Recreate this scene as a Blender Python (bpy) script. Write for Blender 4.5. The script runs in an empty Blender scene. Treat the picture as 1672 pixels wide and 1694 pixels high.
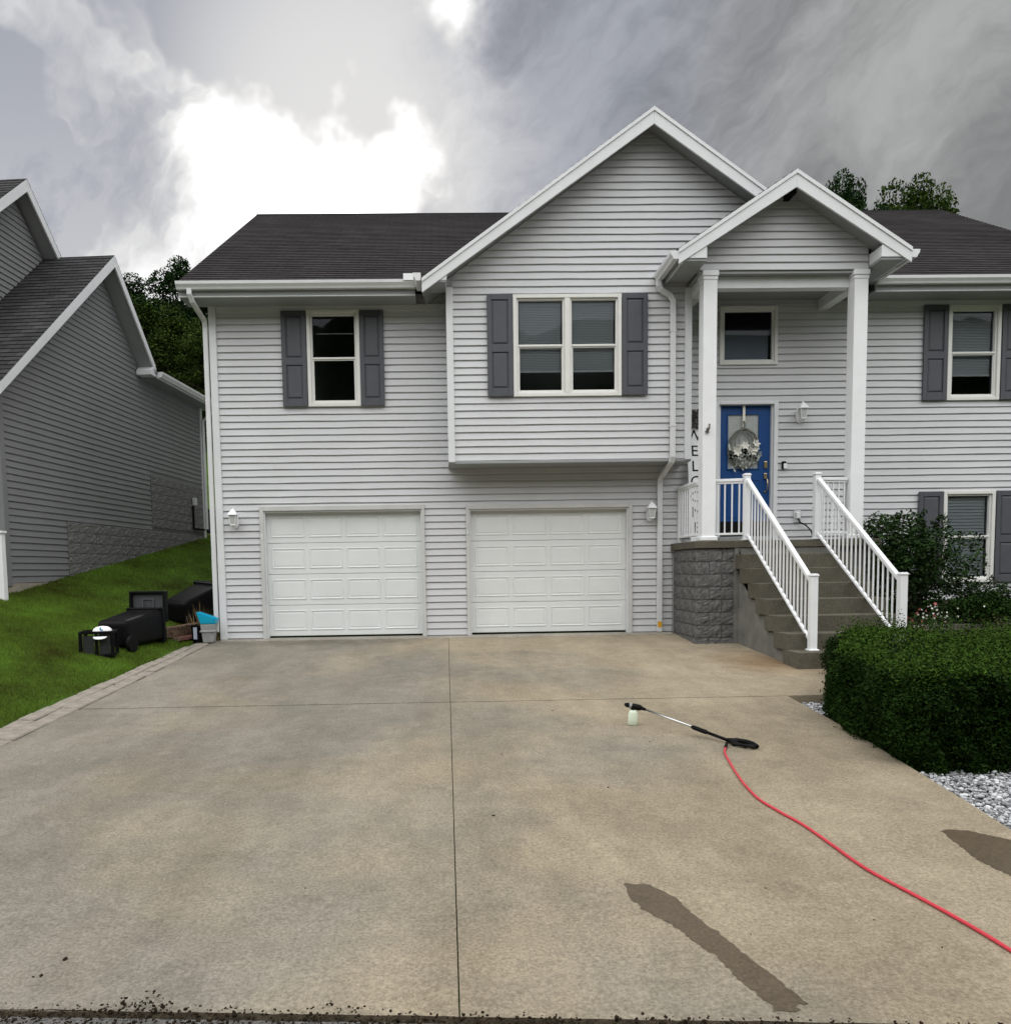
import bpy, bmesh, math, random
import numpy as np
from mathutils import Matrix, Vector, noise as mnoise

rnd = random.Random(7)
nrg = np.random.default_rng(11)
scene = bpy.context.scene
COL = scene.collection

# ------------------------------------------------------------------ camera
def camera_axes(yaw, pitch, roll):
    cy, sy, cp, sp = math.cos(yaw), math.sin(yaw), math.cos(pitch), math.sin(pitch)
    f = Vector((sy*cp, cy*cp, -sp)); r = Vector((cy, -sy, 0)); d = f.cross(r)
    if d.z > 0: d = -d
    cr, sr = math.cos(roll), math.sin(roll)
    return r*cr+d*sr, -r*sr+d*cr, f
right, down, fwd = camera_axes(.020, .0733, .0155)
cam_data = bpy.data.cameras.new('camera'); cam = bpy.data.objects.new('camera', cam_data); COL.objects.link(cam)
cam.matrix_world = Matrix(((right.x, -down.x, -fwd.x, 0), (right.y, -down.y, -fwd.y, -13.3),
                           (right.z, -down.z, -fwd.z, 1.146), (0, 0, 0, 1)))
cam_data.sensor_fit = 'HORIZONTAL'; cam_data.sensor_width = 36
cam_data.lens = 36*1280/1672
cam_data.shift_x = (836-767)/1672; cam_data.shift_y = (1036-847)/1672
cam_data.clip_end = 600; cam_data.clip_start = .05
scene.camera = cam
scene.cycles.max_bounces = 6; scene.cycles.diffuse_bounces = 2; scene.cycles.glossy_bounces = 3; scene.cycles.transparent_max_bounces = 8
scene.view_settings.view_transform = 'Standard'; scene.view_settings.look = 'None'
scene.view_settings.exposure = 0; scene.view_settings.gamma = 1
scene.view_settings.use_curve_mapping = False

# ------------------------------------------------------------------ world: broken overcast sky, sun behind the cloud gap
SUN = Vector((-.09, .872, .47)).normalized()
world = bpy.data.worlds.new('World'); scene.world = world; world.use_nodes = True
def build_sky():
    nt = world.node_tree; nt.nodes.clear(); N = nt.nodes.new; Lk = nt.links.new
    def val(v):
        n = N('ShaderNodeValue'); n.outputs[0].default_value = v; return n.outputs[0]
    def math_(op, a, b=None, c=None):
        n = N('ShaderNodeMath'); n.operation = op
        for i, q in enumerate((a, b, c)):
            if q is None: continue
            if isinstance(q, (int, float)): n.inputs[i].default_value = q
            else: Lk(q, n.inputs[i])
        return n.outputs[0]
    def vm(op, a, b=None, s=None):
        n = N('ShaderNodeVectorMath'); n.operation = op
        for i, q in enumerate((a, b)):
            if q is None: continue
            if isinstance(q, (tuple, Vector)): n.inputs[i].default_value = q
            else: Lk(q, n.inputs[i])
        if s is not None: n.inputs['Scale'].default_value = s
        return n.outputs['Value'] if op == 'DOT_PRODUCT' else n.outputs[0]
    def noise(vec, scale, detail=6, rough=.55, dist=0):
        n = N('ShaderNodeTexNoise'); n.inputs['Scale'].default_value = scale; n.inputs['Detail'].default_value = detail
        n.inputs['Roughness'].default_value = rough; n.inputs['Distortion'].default_value = dist; Lk(vec, n.inputs['Vector']); return n
    def step(x, a, b, lo=0., hi=1.):
        n = N('ShaderNodeMapRange'); n.interpolation_type = 'SMOOTHSTEP'
        n.inputs[1].default_value = a; n.inputs[2].default_value = b; n.inputs[3].default_value = lo; n.inputs[4].default_value = hi
        Lk(x, n.inputs[0]); return n.outputs[0]
    def mixf(f, a, b):
        n = N('ShaderNodeMix'); n.data_type = 'FLOAT'; Lk(f, n.inputs[0])
        for i, q in ((2, a), (3, b)):
            if isinstance(q, (int, float)): n.inputs[i].default_value = q
            else: Lk(q, n.inputs[i])
        return n.outputs[0]
    def mixc(f, a, b):
        n = N('ShaderNodeMix'); n.data_type = 'RGBA'; Lk(f, n.inputs[0])
        for i, q in ((6, a), (7, b)):
            if isinstance(q, tuple): n.inputs[i].default_value = (*q, 1)
            else: Lk(q, n.inputs[i])
        return n.outputs[2]
    tc = N('ShaderNodeTexCoord'); D = vm('NORMALIZE', tc.outputs['Generated'])
    w = vm('SCALE', vm('SUBTRACT', noise(D, 3.6, 5, .58).outputs['Color'], (.5, .5, .5)), s=.20)
    Dw = vm('ADD', D, w)
    # streaky field, long axis rising to the right
    comb = N('ShaderNodeCombineXYZ')
    for i, (ax, k) in enumerate((((.71, -.46, .53), 1.7), ((-.672, -.228, .703), 4.2), ((.2, .86, .47), 3.0))):
        Lk(math_('MULTIPLY', vm('DOT_PRODUCT', Dw, ax), k), comb.inputs[i])
    streak = noise(comb.outputs[0], 1.9, 6, .60, .2).outputs[0]
    puff = noise(Dw, 3.4, 6, .56).outputs[0]
    sz = N('ShaderNodeSeparateXYZ'); Lk(D, sz.inputs[0]); sx = N('ShaderNodeSeparateXYZ'); Lk(Dw, sx.inputs[0])
    dsun = vm('DOT_PRODUCT', D, tuple(SUN))
    glow = math_('ADD', math_('MULTIPLY', math_('POWER', step(dsun, .964, .9995), 1.35), 1.9), math_('MULTIPLY', step(dsun, .78, .985), .22))
    glow = math_('ADD', glow, math_('MULTIPLY', math_('MULTIPLY', step(sz.outputs[2], .52, .32), step(sz.outputs[0], .05, -.25)), .38))
    # thicker cloud ahead, thin bright overcast elsewhere; overcast skies brighten towards the zenith
    ahead = step(vm('DOT_PRODUCT', D, (.05, .87, .49)), .25, .80)
    open_l = math_('MULTIPLY', step(puff, .30, .70, SKY_LO, SKY_HI), math_('MULTIPLY_ADD', math_('MAXIMUM', sz.outputs[2], 0.), 1.45, .33))
    cov = step(math_('ADD', math_('MULTIPLY', streak, .5), math_('MULTIPLY', puff, .5)), .37, .62, 1., 0.)
    bank = math_('MAXIMUM', step(vm('DOT_PRODUCT', Dw, (-.11, .815, .575)), .966, .9985), math_('MULTIPLY', step(vm('DOT_PRODUCT', Dw, (-.31, .82, .48)), .984, .9995), .8))
    cov = math_('MAXIMUM', cov, bank)
    near_l = mixf(cov, math_('ADD', glow, .52), math_('MULTIPLY_ADD', glow, .20, .31))
    lum = mixf(ahead, open_l, near_l)
    wisp = math_('MULTIPLY', math_('SUBTRACT', noise(D, 11, 5, .6).outputs[0], .5), .11)
    edge = step(math_('ADD', math_('ADD', sx.outputs[0], math_('MULTIPLY', sx.outputs[2], -.18)), wisp), -.125, -.035)
    mass = math_('MULTIPLY', edge, step(vm('DOT_PRODUCT', D, (.34, .81, .47)), .45, .86))
    dark_l = math_('ADD', step(streak, .34, .70, .215, .43), math_('MULTIPLY', math_('MULTIPLY', glow, .16), step(puff, .42, .62)))
    lum = mixf(mass, lum, dark_l)
    tint_dark = mixc(step(sx.outputs[0], .12, .42), (.90, .96, 1.10), (.99, 1.0, .985))
    tint = mixc(step(lum, .25, .8), tint_dark, (1.0, 1.0, 1.0))
    colr = vm('SCALE', tint); sc = colr.node; Lk(lum, sc.inputs['Scale'])
    bgc = N('ShaderNodeBackground'); Lk(colr, bgc.inputs[0]); bgc.inputs[1].default_value = 1.0
    sky = N('ShaderNodeTexSky'); sky.sky_type = 'NISHITA'; sky.sun_disc = False
    sky.sun_elevation = math.asin(SUN.z); sky.sun_rotation = math.atan2(SUN.x, SUN.y)
    bgs = N('ShaderNodeBackground'); Lk(sky.outputs[0], bgs.inputs[0]); bgs.inputs[1].default_value = .06
    mx = N('ShaderNodeMixShader'); mx.inputs[0].default_value = .94
    Lk(bgs.outputs[0], mx.inputs[1]); Lk(bgc.outputs[0], mx.inputs[2])
    out = N('ShaderNodeOutputWorld'); Lk(mx.outputs[0], out.inputs[0])
SKY_LO, SKY_HI = 1.58, 2.62
build_sky()
sun_data = bpy.data.lights.new('sun', 'SUN'); sun_data.energy = .9; sun_data.angle = math.radians(14); sun_data.color = (1, .965, .9)
sun = bpy.data.objects.new('sun', sun_data); COL.objects.link(sun)
sun.rotation_euler = SUN.to_track_quat('Z', 'Y').to_euler()

# ------------------------------------------------------------------ materials
MATS = {}
def nodes_of(name):
    m = bpy.data.materials.new(name); m.use_nodes = True; nt = m.node_tree
    return m, nt, nt.nodes['Principled BSDF']
def setp(b, **k):
    for q, v in k.items(): b.inputs[q].default_value = v
def M(name, col, rough=.6, spec=.35, var=.0, vscale=3., bump=0., bscale=60., metal=0., hue=None, island=0.):
    if name in MATS: return MATS[name]
    m, nt, b = nodes_of(name); N = nt.nodes.new; Lk = nt.links.new
    setp(b, **{'Base Color': (*col, 1), 'Roughness': rough, 'Specular IOR Level': spec, 'Metallic': metal})
    tc = N('ShaderNodeTexCoord')
    if var or island:
        n = N('ShaderNodeTexNoise'); n.inputs['Scale'].default_value = vscale; n.inputs['Detail'].default_value = 3; n.inputs['Roughness'].default_value = .62
        Lk(tc.outputs['Object'], n.inputs['Vector'])
        r = N('ShaderNodeValToRGB'); lo = 1-var; hi = 1+var
        h = hue or (1, 1, 1)
        r.color_ramp.elements[0].position = .28; r.color_ramp.elements[1].position = .74
        r.color_ramp.elements[0].color = (col[0]*lo*h[0], col[1]*lo*h[1], col[2]*lo*h[2], 1)
        r.color_ramp.elements[1].color = (min(col[0]*hi, 1), min(col[1]*hi, 1), min(col[2]*hi, 1), 1)
        Lk(n.outputs[0], r.inputs[0]); src = r.outputs[0]
        if island:
            g = N('ShaderNodeNewGeometry'); mr = N('ShaderNodeMapRange'); mr.inputs[3].default_value = 1-island; mr.inputs[4].default_value = 1+island
            Lk(g.outputs['Random Per Island'], mr.inputs[0])
            vs = N('ShaderNodeVectorMath'); vs.operation = 'SCALE'; Lk(src, vs.inputs[0]); Lk(mr.outputs[0], vs.inputs['Scale']); src = vs.outputs[0]
        Lk(src, b.inputs['Base Color'])
    if bump:
        n2 = N('ShaderNodeTexNoise'); n2.inputs['Scale'].default_value = bscale; n2.inputs['Detail'].default_value = 2
        Lk(tc.outputs['Object'], n2.inputs['Vector']); bp = N('ShaderNodeBump'); bp.inputs['Strength'].default_value = bump; bp.inputs['Distance'].default_value = .02
        Lk(n2.outputs[0], bp.inputs['Height']); Lk(bp.outputs[0], b.inputs['Normal'])
    MATS[name] = m; return m

def concrete(name, a, b_, dark, k=1., wet=False, rust=False):
    m, nt, b = nodes_of(name); N = nt.nodes.new; Lk = nt.links.new
    tc = N('ShaderNodeTexCoord')
    def noise(scale, det=6, rough=.6, mapscale=None, dist=0):
        n = N('ShaderNodeTexNoise'); n.inputs['Scale'].default_value = scale; n.inputs['Detail'].default_value = det
        n.inputs['Roughness'].default_value = rough; n.inputs['Distortion'].default_value = dist
        if mapscale:
            mp = N('ShaderNodeMapping'); mp.inputs['Scale'].default_value = mapscale; Lk(tc.outputs['Object'], mp.inputs[0]); Lk(mp.outputs[0], n.inputs['Vector'])
        else: Lk(tc.outputs['Object'], n.inputs['Vector'])
        return n.outputs[0]
    def ramp(x, p0, p1, c0, c1):
        r = N('ShaderNodeValToRGB'); e = r.color_ramp.elements; e[0].position = p0; e[1].position = p1
        e[0].color = (*c0, 1); e[1].color = (*c1, 1); Lk(x, r.inputs[0]); return r.outputs[0]
    def mix(mode, f, x, y):
        n = N('ShaderNodeMix'); n.data_type = 'RGBA'; n.blend_type = mode
        if isinstance(f, float): n.inputs[0].default_value = f
        else: Lk(f, n.inputs[0])
        Lk(x, n.inputs[6]); Lk(y, n.inputs[7]); return n.outputs[2]
    g1 = (1., 1., 1.)
    sxn = N('ShaderNodeSeparateXYZ'); Lk(tc.outputs['Object'], sxn.inputs[0]); drift = N('ShaderNodeMath'); drift.operation = 'MULTIPLY_ADD'
    Lk(sxn.outputs[0], drift.inputs[0]); drift.inputs[1].default_value = .055; Lk(noise(.45, 4, .55), drift.inputs[2])
    base = ramp(drift.outputs[0], .38, .62, a, b_)
    st = ramp(noise(.80, 7, .78, dist=.15), .38, .60, dark, g1)           # tyre dirt and mildew blotches
    c = mix('MULTIPLY', .55, base, st)
    st3 = ramp(noise(1.5, 6, .66, (1.0, .22, 1.)), .40, .60, (.70, .69, .67), g1)       # wash streaks down the slope
    c = mix('MULTIPLY', .5, c, st3)
    st2 = ramp(noise(6.5, 6, .78), .36, .60, (.74, .74, .73), g1)
    c = mix('MULTIPLY', .55, c, st2)
    fine = ramp(noise(58, 3, .85), .34, .66, (.58, .57, .55), (1.30, 1.28, 1.24))
    c = mix('MULTIPLY', .85, c, fine)
    grit = ramp(noise(27, 4, .85), .60, .74, g1, (.48, .47, .45))
    c = mix('MULTIPLY', .5, c, grit)
    if wet:
        at = N('ShaderNodeAttribute'); at.attribute_name = 'wetness'; mr_ = N('ShaderNodeMapRange'); ad_ = N('ShaderNodeMath'); ad_.operation = 'MULTIPLY_ADD'
        Lk(noise(60, 4, .8), ad_.inputs[0]); ad_.inputs[1].default_value = 1.0; Lk(at.outputs['Fac'], ad_.inputs[2])
        mr_.inputs[1].default_value = .55; mr_.inputs[2].default_value = 1.15; Lk(ad_.outputs[0], mr_.inputs[0]); Lk(mr_.outputs[0], b.inputs['Alpha'])
    if rust:
        def near(p, r0, r1, nz):
            vd = N('ShaderNodeVectorMath'); vd.operation = 'DISTANCE'; mp = N('ShaderNodeMapping'); mp.inputs['Scale'].default_value = rust_scale; Lk(tc.outputs['Object'], mp.inputs[0]); Lk(mp.outputs[0], vd.inputs[0]); vd.inputs[1].default_value = tuple(a_*b2 for a_, b2 in zip(p, rust_scale))
            ad = N('ShaderNodeMath'); ad.operation = 'MULTIPLY_ADD'; Lk(nz, ad.inputs[0]); ad.inputs[1].default_value = 1.1; Lk(vd.outputs['Value'], ad.inputs[2])
            mr = N('ShaderNodeMapRange'); mr.inputs[1].default_value = r0+.55; mr.inputs[2].default_value = r1+.55; mr.inputs[3].default_value = .62; mr.inputs[4].default_value = 0; Lk(ad.outputs[0], mr.inputs[0]); return mr.outputs[0]
        rust_scale = (1., .8, 1.); nz = noise(1.6, 5, .7); rc = N('ShaderNodeRGB'); rc.outputs[0].default_value = (.62, .40, .22, 1)
        c = mix('MULTIPLY', near((4.35, -2.9, -.2), .15, .95, nz), c, rc.outputs[0])
        rust_scale = (.32, 1.6, 1.); rc2 = N('ShaderNodeRGB'); rc2.outputs[0].default_value = (.55, .52, .48, 1)
        c = mix('MULTIPLY', near((-2.2, -.45, -.03), .10, .75, noise(2.6, 5, .7)), c, rc2.outputs[0])
    Lk(c, b.inputs['Base Color'])
    setp(b, **{'Roughness': .35 if wet else .88, 'Specular IOR Level': .4 if wet else .22})
    bp = N('ShaderNodeBump'); bp.inputs['Strength'].default_value = .12 if wet else .38; bp.inputs['Distance'].default_value = .006
    Lk(noise(90, 2, .8), bp.inputs['Height']); Lk(bp.outputs[0], b.inputs['Normal'])
    MATS[name] = m; return m

MAT_CONC = concrete('driveway_concrete', (.262, .242, .203), (.358, .305, .222), (.56, .565, .57), rust=True)
MAT_WET = concrete('wet_concrete', (.115, .090, .062), (.125, .098, .066), (.84, .84, .84), wet=True)
MAT_STEP = concrete('step_concrete', (.110, .103, .086), (.142, .131, .104), (.66, .66, .64))
MAT_APRON = concrete('apron_concrete', (.32, .305, .275), (.37, .345, .305), (.7, .7, .69))
MAT_PARGE = M('parged_wall', (.175, .172, .155), .9, .2, .32, 2.2, .5, 40)
MAT_SIDING = M('vinyl_siding', (.580, .585, .600), .50, .35, .05, 1.3, .02, 14)
MAT_SIDING_N = M('neighbour_siding', (.195, .197, .201), .55, .3, .06, 1.3)
MAT_SHEATH = M('wall_core', (.45, .45, .46), .7)
MAT_WHITE = M('white_trim', (.69, .705, .715), .45, .4, .05, 2.5)
MAT_WHITE2 = M('white_vinyl_rail', (.82, .83, .84), .4, .4, .03, 4)
MAT_CREAM = M('window_vinyl', (.74, .735, .70), .45, .4, .04, 5)
MAT_SOFFIT = M('soffit', (.30, .31, .315), .6, .3, .05, 3)  # base colour darkened below white vinyl to carry the shade under eaves
MAT_GUTTER = M('gutter_white', (.68, .69, .695), .35, .5, .06, 3)
MAT_GDOOR = M('garage_door_paint', (.73, .75, .74), .42, .4, .035, 2.2)
MAT_SHUT = M('shutter_grey', (.075, .078, .090), .5, .4, .08, 6, .05, 90)
MAT_BLACK = M('black_plastic', (.005, .005, .0055), .45, .10, .2, 9, .05, 60)
MAT_BLACK2 = M('black_rubber', (.008, .008, .008), .65, .08)
MAT_DOOR = M('blue_door_paint', (.002, .055, .215), .4, .45, .06, 4)
MAT_BRASS = M('brass_hardware', (.55, .42, .25), .3, .5, metal=1.)
MAT_STEEL = M('steel_lance', (.62, .63, .64), .3, .5, metal=1.)
MAT_HOSE = M('red_hose', (.58, .045, .065), .4, .45, .08, 20)
MAT_BLIND = M('blind_vinyl', (.70, .71, .70), .6)
MAT_DARKROOM = M('room_dark', (.02, .021, .024), .9)
MAT_BLOCK = M('split_face_block', (.150, .148, .142), .95, .15, .45, 14, 1., 70)
MAT_BLOCK_N = M('neighbour_block', (.19, .187, .18), .95, .2, .3, 7, .9, 45)
MAT_MORTAR = M('mortar', (.12, .118, .11), .95)
MAT_PAVER = M('paver_stone', (.235, .21, .178), .92, .2, .26, 7, .6, 55, island=.1)
MAT_ASPHALT = M('asphalt', (.175, .168, .158), .95, .2, .45, 45, 1.0, 120)
MAT_SOIL = M('dark_soil', (.035, .026, .018), .95, .1, .5, 14, 1., 40)
MAT_GRAVEL = M('white_gravel', (.40, .405, .415), .8, .2, .35, 9, island=.6)
MAT_TURF = M('turf', (.045, .092, .010), .95, .1, .42, .9, .8, 60, hue=(1.25, .95, 1.))
MAT_GRASS = M('grass_blades', (.082, .150, .016), .75, .10, .55, .9, island=.5, hue=(1.25, .70, .9))
MAT_BARK = M('bark', (.07, .052, .038), .95, .1, .4, 12, 1., 30)
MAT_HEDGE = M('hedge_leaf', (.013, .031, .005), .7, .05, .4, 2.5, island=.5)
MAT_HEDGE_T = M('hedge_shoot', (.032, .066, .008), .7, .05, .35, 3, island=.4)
MAT_CORE = M('hedge_twigs', (.004, .006, .003), .95, .05, .4, 30)
MAT_SHRUB = M('shrub_leaf', (.018, .040, .009), .6, .08, .4, 3, island=.5)
MAT_LEAF_A = M('leaf_dark', (.013, .032, .008), .7, .04, .4, .5, island=.5)
MAT_LEAF_B = M('leaf_olive', (.034, .056, .010), .7, .04, .4, .5, island=.5)
MAT_LEAF_C = M('leaf_mid', (.028, .050, .008), .7, .04, .4, .5, island=.5)
MAT_TEAL = M('turquoise_plastic', (.008, .36, .56), .4, .4)
MAT_GREYP = M('grey_plastic', (.30, .305, .30), .5, .4, .15, 9)
MAT_BOTTLE = M('frosted_bottle', (.66, .74, .60), .35, .45)
MAT_WOOD = M('weathered_timber', (.10, .066, .046), .9, .1, .6, 16, .6, 40)
MAT_WOODR = M('reddish_board', (.12, .056, .045), .85, .15, .3, 14, .4, 40)
MAT_STRAW = M('dry_stalks', (.20, .145, .07), .9, .1, .4, 20, island=.4)
MAT_VINE = M('grapevine', (.19, .19, .165), .9, .1, .4, 30)
MAT_PETAL = M('cream_petal', (.72, .71, .64), .7, .2, .1, 20, island=.15)
MAT_PINK = M('pink_petal', (.42, .12, .11), .6, .2, .2, 20, island=.3)
MAT_SAGE = M('sage_leaf', (.40, .43, .39), .7, .2, .2, 20, island=.25)
MAT_YELLOW = M('yellow_sticker', (.70, .36, .02), .6)
MAT_DEBRIS = M('dark_moss', (.022, .016, .009), .95, .1, .4, 60, island=.4)
MAT_LAMPGLASS = M('lamp_glass', (.50, .52, .50), .12, .6)
MAT_CLEAR = M('clear_lid', (.55, .57, .58), .3, .5)

def glass_mat():
    m = bpy.data.materials.new('window_glass'); m.use_nodes = True; nt = m.node_tree; nt.nodes.clear(); N = nt.nodes.new; Lk = nt.links.new
    tr = N('ShaderNodeBsdfTransparent'); tr.inputs[0].default_value = (.76, .78, .79, 1)
    gl = N('ShaderNodeBsdfGlossy'); gl.inputs['Roughness'].default_value = .015; gl.inputs[0].default_value = (.9, .95, 1, 1)
    fr = N('ShaderNodeFresnel'); fr.inputs[0].default_value = 1.26
    mx = N('ShaderNodeMixShader'); Lk(fr.outputs[0], mx.inputs[0]); Lk(tr.outputs[0], mx.inputs[1]); Lk(gl.outputs[0], mx.inputs[2])
    o = N('ShaderNodeOutputMaterial'); Lk(mx.outputs[0], o.inputs[0]); return m
MAT_GLASS = glass_mat()

def shingle_mat(name, c1, c2):
    m, nt, b = nodes_of(name); N = nt.nodes.new; Lk = nt.links.new
    uv = N('ShaderNodeUVMap'); br = N('ShaderNodeTexBrick'); Lk(uv.outputs[0], br.inputs['Vector'])
    br.inputs['Scale'].default_value = 1; br.inputs['Brick Width'].default_value = .31; br.inputs['Row Height'].default_value = .143
    br.inputs['Mortar Size'].default_value = .006; br.inputs['Color1'].default_value = (*c1, 1); br.inputs['Color2'].default_value = (*c2, 1)
    br.inputs['Mortar'].default_value = (.008, .008, .008, 1); br.inputs['Bias'].default_value = -.1
    n = N('ShaderNodeTexNoise'); n.inputs['Scale'].default_value = .5; n.inputs['Detail'].default_value = 8; n.inputs['Roughness'].default_value = .7
    tc = N('ShaderNodeTexCoord'); Lk(tc.outputs['Object'], n.inputs['Vector'])
    r = N('ShaderNodeValToRGB'); r.color_ramp.elements[0].position = .3; r.color_ramp.elements[1].position = .7
    r.color_ramp.elements[0].color = (.72, .72, .72, 1); r.color_ramp.elements[1].color = (1.25, 1.22, 1.2, 1); Lk(n.outputs[0], r.inputs[0])
    mx = N('ShaderNodeMix'); mx.data_type = 'RGBA'; mx.blend_type = 'MULTIPLY'; mx.inputs[0].default_value = 1
    Lk(br.outputs['Color'], mx.inputs[6]); Lk(r.outputs[0], mx.inputs[7])
    n2 = N('ShaderNodeTexNoise'); n2.inputs['Scale'].default_value = 70; n2.inputs['Detail'].default_value = 3; Lk(tc.outputs['Object'], n2.inputs['Vector'])
    r2 = N('ShaderNodeValToRGB'); r2.color_ramp.elements[0].position = .3; r2.color_ramp.elements[1].position = .7
    r2.color_ramp.elements[0].color = (.65, .65, .65, 1); r2.color_ramp.elements[1].color = (1.3, 1.3, 1.3, 1); Lk(n2.outputs[0], r2.inputs[0])
    mx2 = N('ShaderNodeMix'); mx2.data_type = 'RGBA'; mx2.blend_type = 'MULTIPLY'; mx2.inputs[0].default_value = 1
    Lk(mx.outputs[2], mx2.inputs[6]); Lk(r2.outputs[0], mx2.inputs[7]); Lk(mx2.outputs[2], b.inputs['Base Color'])
    setp(b, **{'Roughness': .95, 'Specular IOR Level': .12}); return m
MAT_SHINGLE = shingle_mat('roof_shingles', (.030, .027, .029), (.044, .040, .042))
MAT_SHINGLE_N = shingle_mat('neighbour_shingles', (.034, .034, .036), (.060, .059, .061))

# ------------------------------------------------------------------ object helpers
def empty(name, loc, label=None, cat=None, group=None):
    o = bpy.data.objects.new(name, None); o.location = loc; COL.objects.link(o); o.empty_display_size = .2
    tag(o, label, cat, group); return o
def tag(o, label=None, cat=None, group=None, kind=None):
    if label: o['label'] = label
    if cat: o['category'] = cat
    if group: o['group'] = group
    if kind: o['kind'] = kind
    return o
WORLD_OF = {}
def origin_of(o):
    p = Vector((0, 0, 0))
    return WORLD_OF.get(o.name, o.location.copy())
def attach(o, parent):
    """child keeps the world coordinates baked in its mesh"""
    if parent is not None:
        o.parent = parent
        o.matrix_parent_inverse = Matrix.Translation(-origin_of(parent))
    WORLD_OF[o.name] = Vector((0, 0, 0)) if not o.location.length else o.location.copy()
def link_mesh(name, me, mat, parent=None):
    if mat is not None and not me.materials: me.materials.append(mat)
    o = bpy.data.objects.new(name, me); COL.objects.link(o); attach(o, parent); return o
class MB:
    def __init__(s): s.v = []; s.f = []
    def add(s, v, f):
        o = len(s.v); s.v += [tuple(q) for q in v]; s.f += [tuple(i+o for i in q) for q in f]; return s
    def box(s, x0, x1, y0, y1, z0, z1):
        return s.add([(x0, y0, z0), (x1, y0, z0), (x1, y1, z0), (x0, y1, z0), (x0, y0, z1), (x1, y0, z1), (x1, y1, z1), (x0, y1, z1)],
                     [(0, 3, 2, 1), (4, 5, 6, 7), (0, 1, 5, 4), (1, 2, 6, 5), (2, 3, 7, 6), (3, 0, 4, 7)])
    def mbox(s, mtx, sx, sy, sz):
        v = [mtx @ Vector((a*sx/2, b*sy/2, c*sz/2)) for c in (-1, 1) for a, b in ((-1, -1), (1, -1), (1, 1), (-1, 1))]
        return s.add(v, [(0, 3, 2, 1), (4, 5, 6, 7), (0, 1, 5, 4), (1, 2, 6, 5), (2, 3, 7, 6), (3, 0, 4, 7)])
    def prism(s, poly, axis, a, b):
        def P(q, t):
            return {'x': (t, q[0], q[1]), 'y': (q[0], t, q[1]), 'z': (q[0], q[1], t)}[axis]
        n = len(poly); v = [P(q, a) for q in poly]+[P(q, b) for q in poly]
        f = [tuple(range(n)), tuple(range(2*n-1, n-1, -1))]+[(i, (i+1) % n, n+(i+1) % n, n+i) for i in range(n)]
        return s.add(v, f)
    def beam(s, p, q, w, h, up=(0, 0, 1)):
        p = Vector(p); q = Vector(q); d = (q-p); L = d.length; d.normalize(); u = Vector(up); r = d.cross(u)
        if r.length < 1e-4: r = d.cross(Vector((0, 1, 0)))
        r.normalize(); u = r.cross(d)
        m = Matrix((( r.x, d.x, u.x, 0), (r.y, d.y, u.y, 0), (r.z, d.z, u.z, 0), (0, 0, 0, 1))); m.translation = (p+q)/2
        return s.mbox(m, w, L, h)
    def tube(s, pts, r, n=8, radii=None, closed=False):
        pts = [Vector(p) for p in pts]; m = len(pts); rings = []
        prev = None
        for i, p in enumerate(pts):
            if closed: d = pts[(i+1) % m]-pts[i-1]
            else: d = pts[min(i+1, m-1)]-pts[max(i-1, 0)]
            d.normalize()
            if prev is None:
                a = d.cross(Vector((0, 0, 1)))
                if a.length < .05: a = d.cross(Vector((1, 0, 0)))
            else: a = prev-d*prev.dot(d)
            a.normalize(); b = d.cross(a); prev = a
            rr = radii[i] if radii else r
            rings.append([p+a*math.cos(2*math.pi*k/n)*rr+b*math.sin(2*math.pi*k/n)*rr for k in range(n)])
        v = [q for g in rings for q in g]; f = []
        for i in range(m if closed else m-1):
            j = (i+1) % m
            f += [(i*n+k, i*n+(k+1) % n, j*n+(k+1) % n, j*n+k) for k in range(n)]
        if not closed: f += [tuple(range(n-1, -1, -1)), tuple((m-1)*n+k for k in range(n))]
        return s.add(v, f)
    def lathe(s, prof, n=16, mtx=None):
        mtx = mtx or Matrix(); v = []; f = []; m = len(prof)
        for r, z in prof:
            v += [mtx @ Vector((r*math.cos(2*math.pi*k/n), r*math.sin(2*math.pi*k/n), z)) for k in range(n)]
        for i in range(m-1): f += [(i*n+k, i*n+(k+1) % n, (i+1)*n+(k+1) % n, (i+1)*n+k) for k in range(n)]
        f += [tuple(range(n-1, -1, -1)), tuple((m-1)*n+k for k in range(n))]
        return s.add(v, f)
    def xf(s, mtx): s.v = [tuple(mtx @ Vector(q)) for q in s.v]; return s
    def mesh(s, name, bevel=0., smooth=False, seg=1, fix=True):
        me = bpy.data.meshes.new(name); me.from_pydata(s.v, [], s.f); me.update()
        if fix or bevel:
            bm = bmesh.new(); bm.from_mesh(me)
            bmesh.ops.recalc_face_normals(bm, faces=bm.faces)
            if bevel: bmesh.ops.bevel(bm, geom=[e for e in bm.edges if len(e.link_faces) == 2 and e.calc_face_angle(0) > .5], offset=bevel, segments=seg, affect='EDGES', profile=.6)
            bm.to_mesh(me); bm.free()
        if smooth:
            me.polygons.foreach_set('use_smooth', [True]*len(me.polygons))
        return me
    def build(s, name, mat, parent=None, bevel=0., smooth=False, seg=1):
        return link_mesh(name, s.mesh(name, bevel, smooth, seg), mat, parent)
def box(name, mat, parent, x0, x1, y0, y1, z0, z1, bevel=0., seg=1):
    return MB().box(x0, x1, y0, y1, z0, z1).build(name, mat, parent, bevel, seg=seg)
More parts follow.
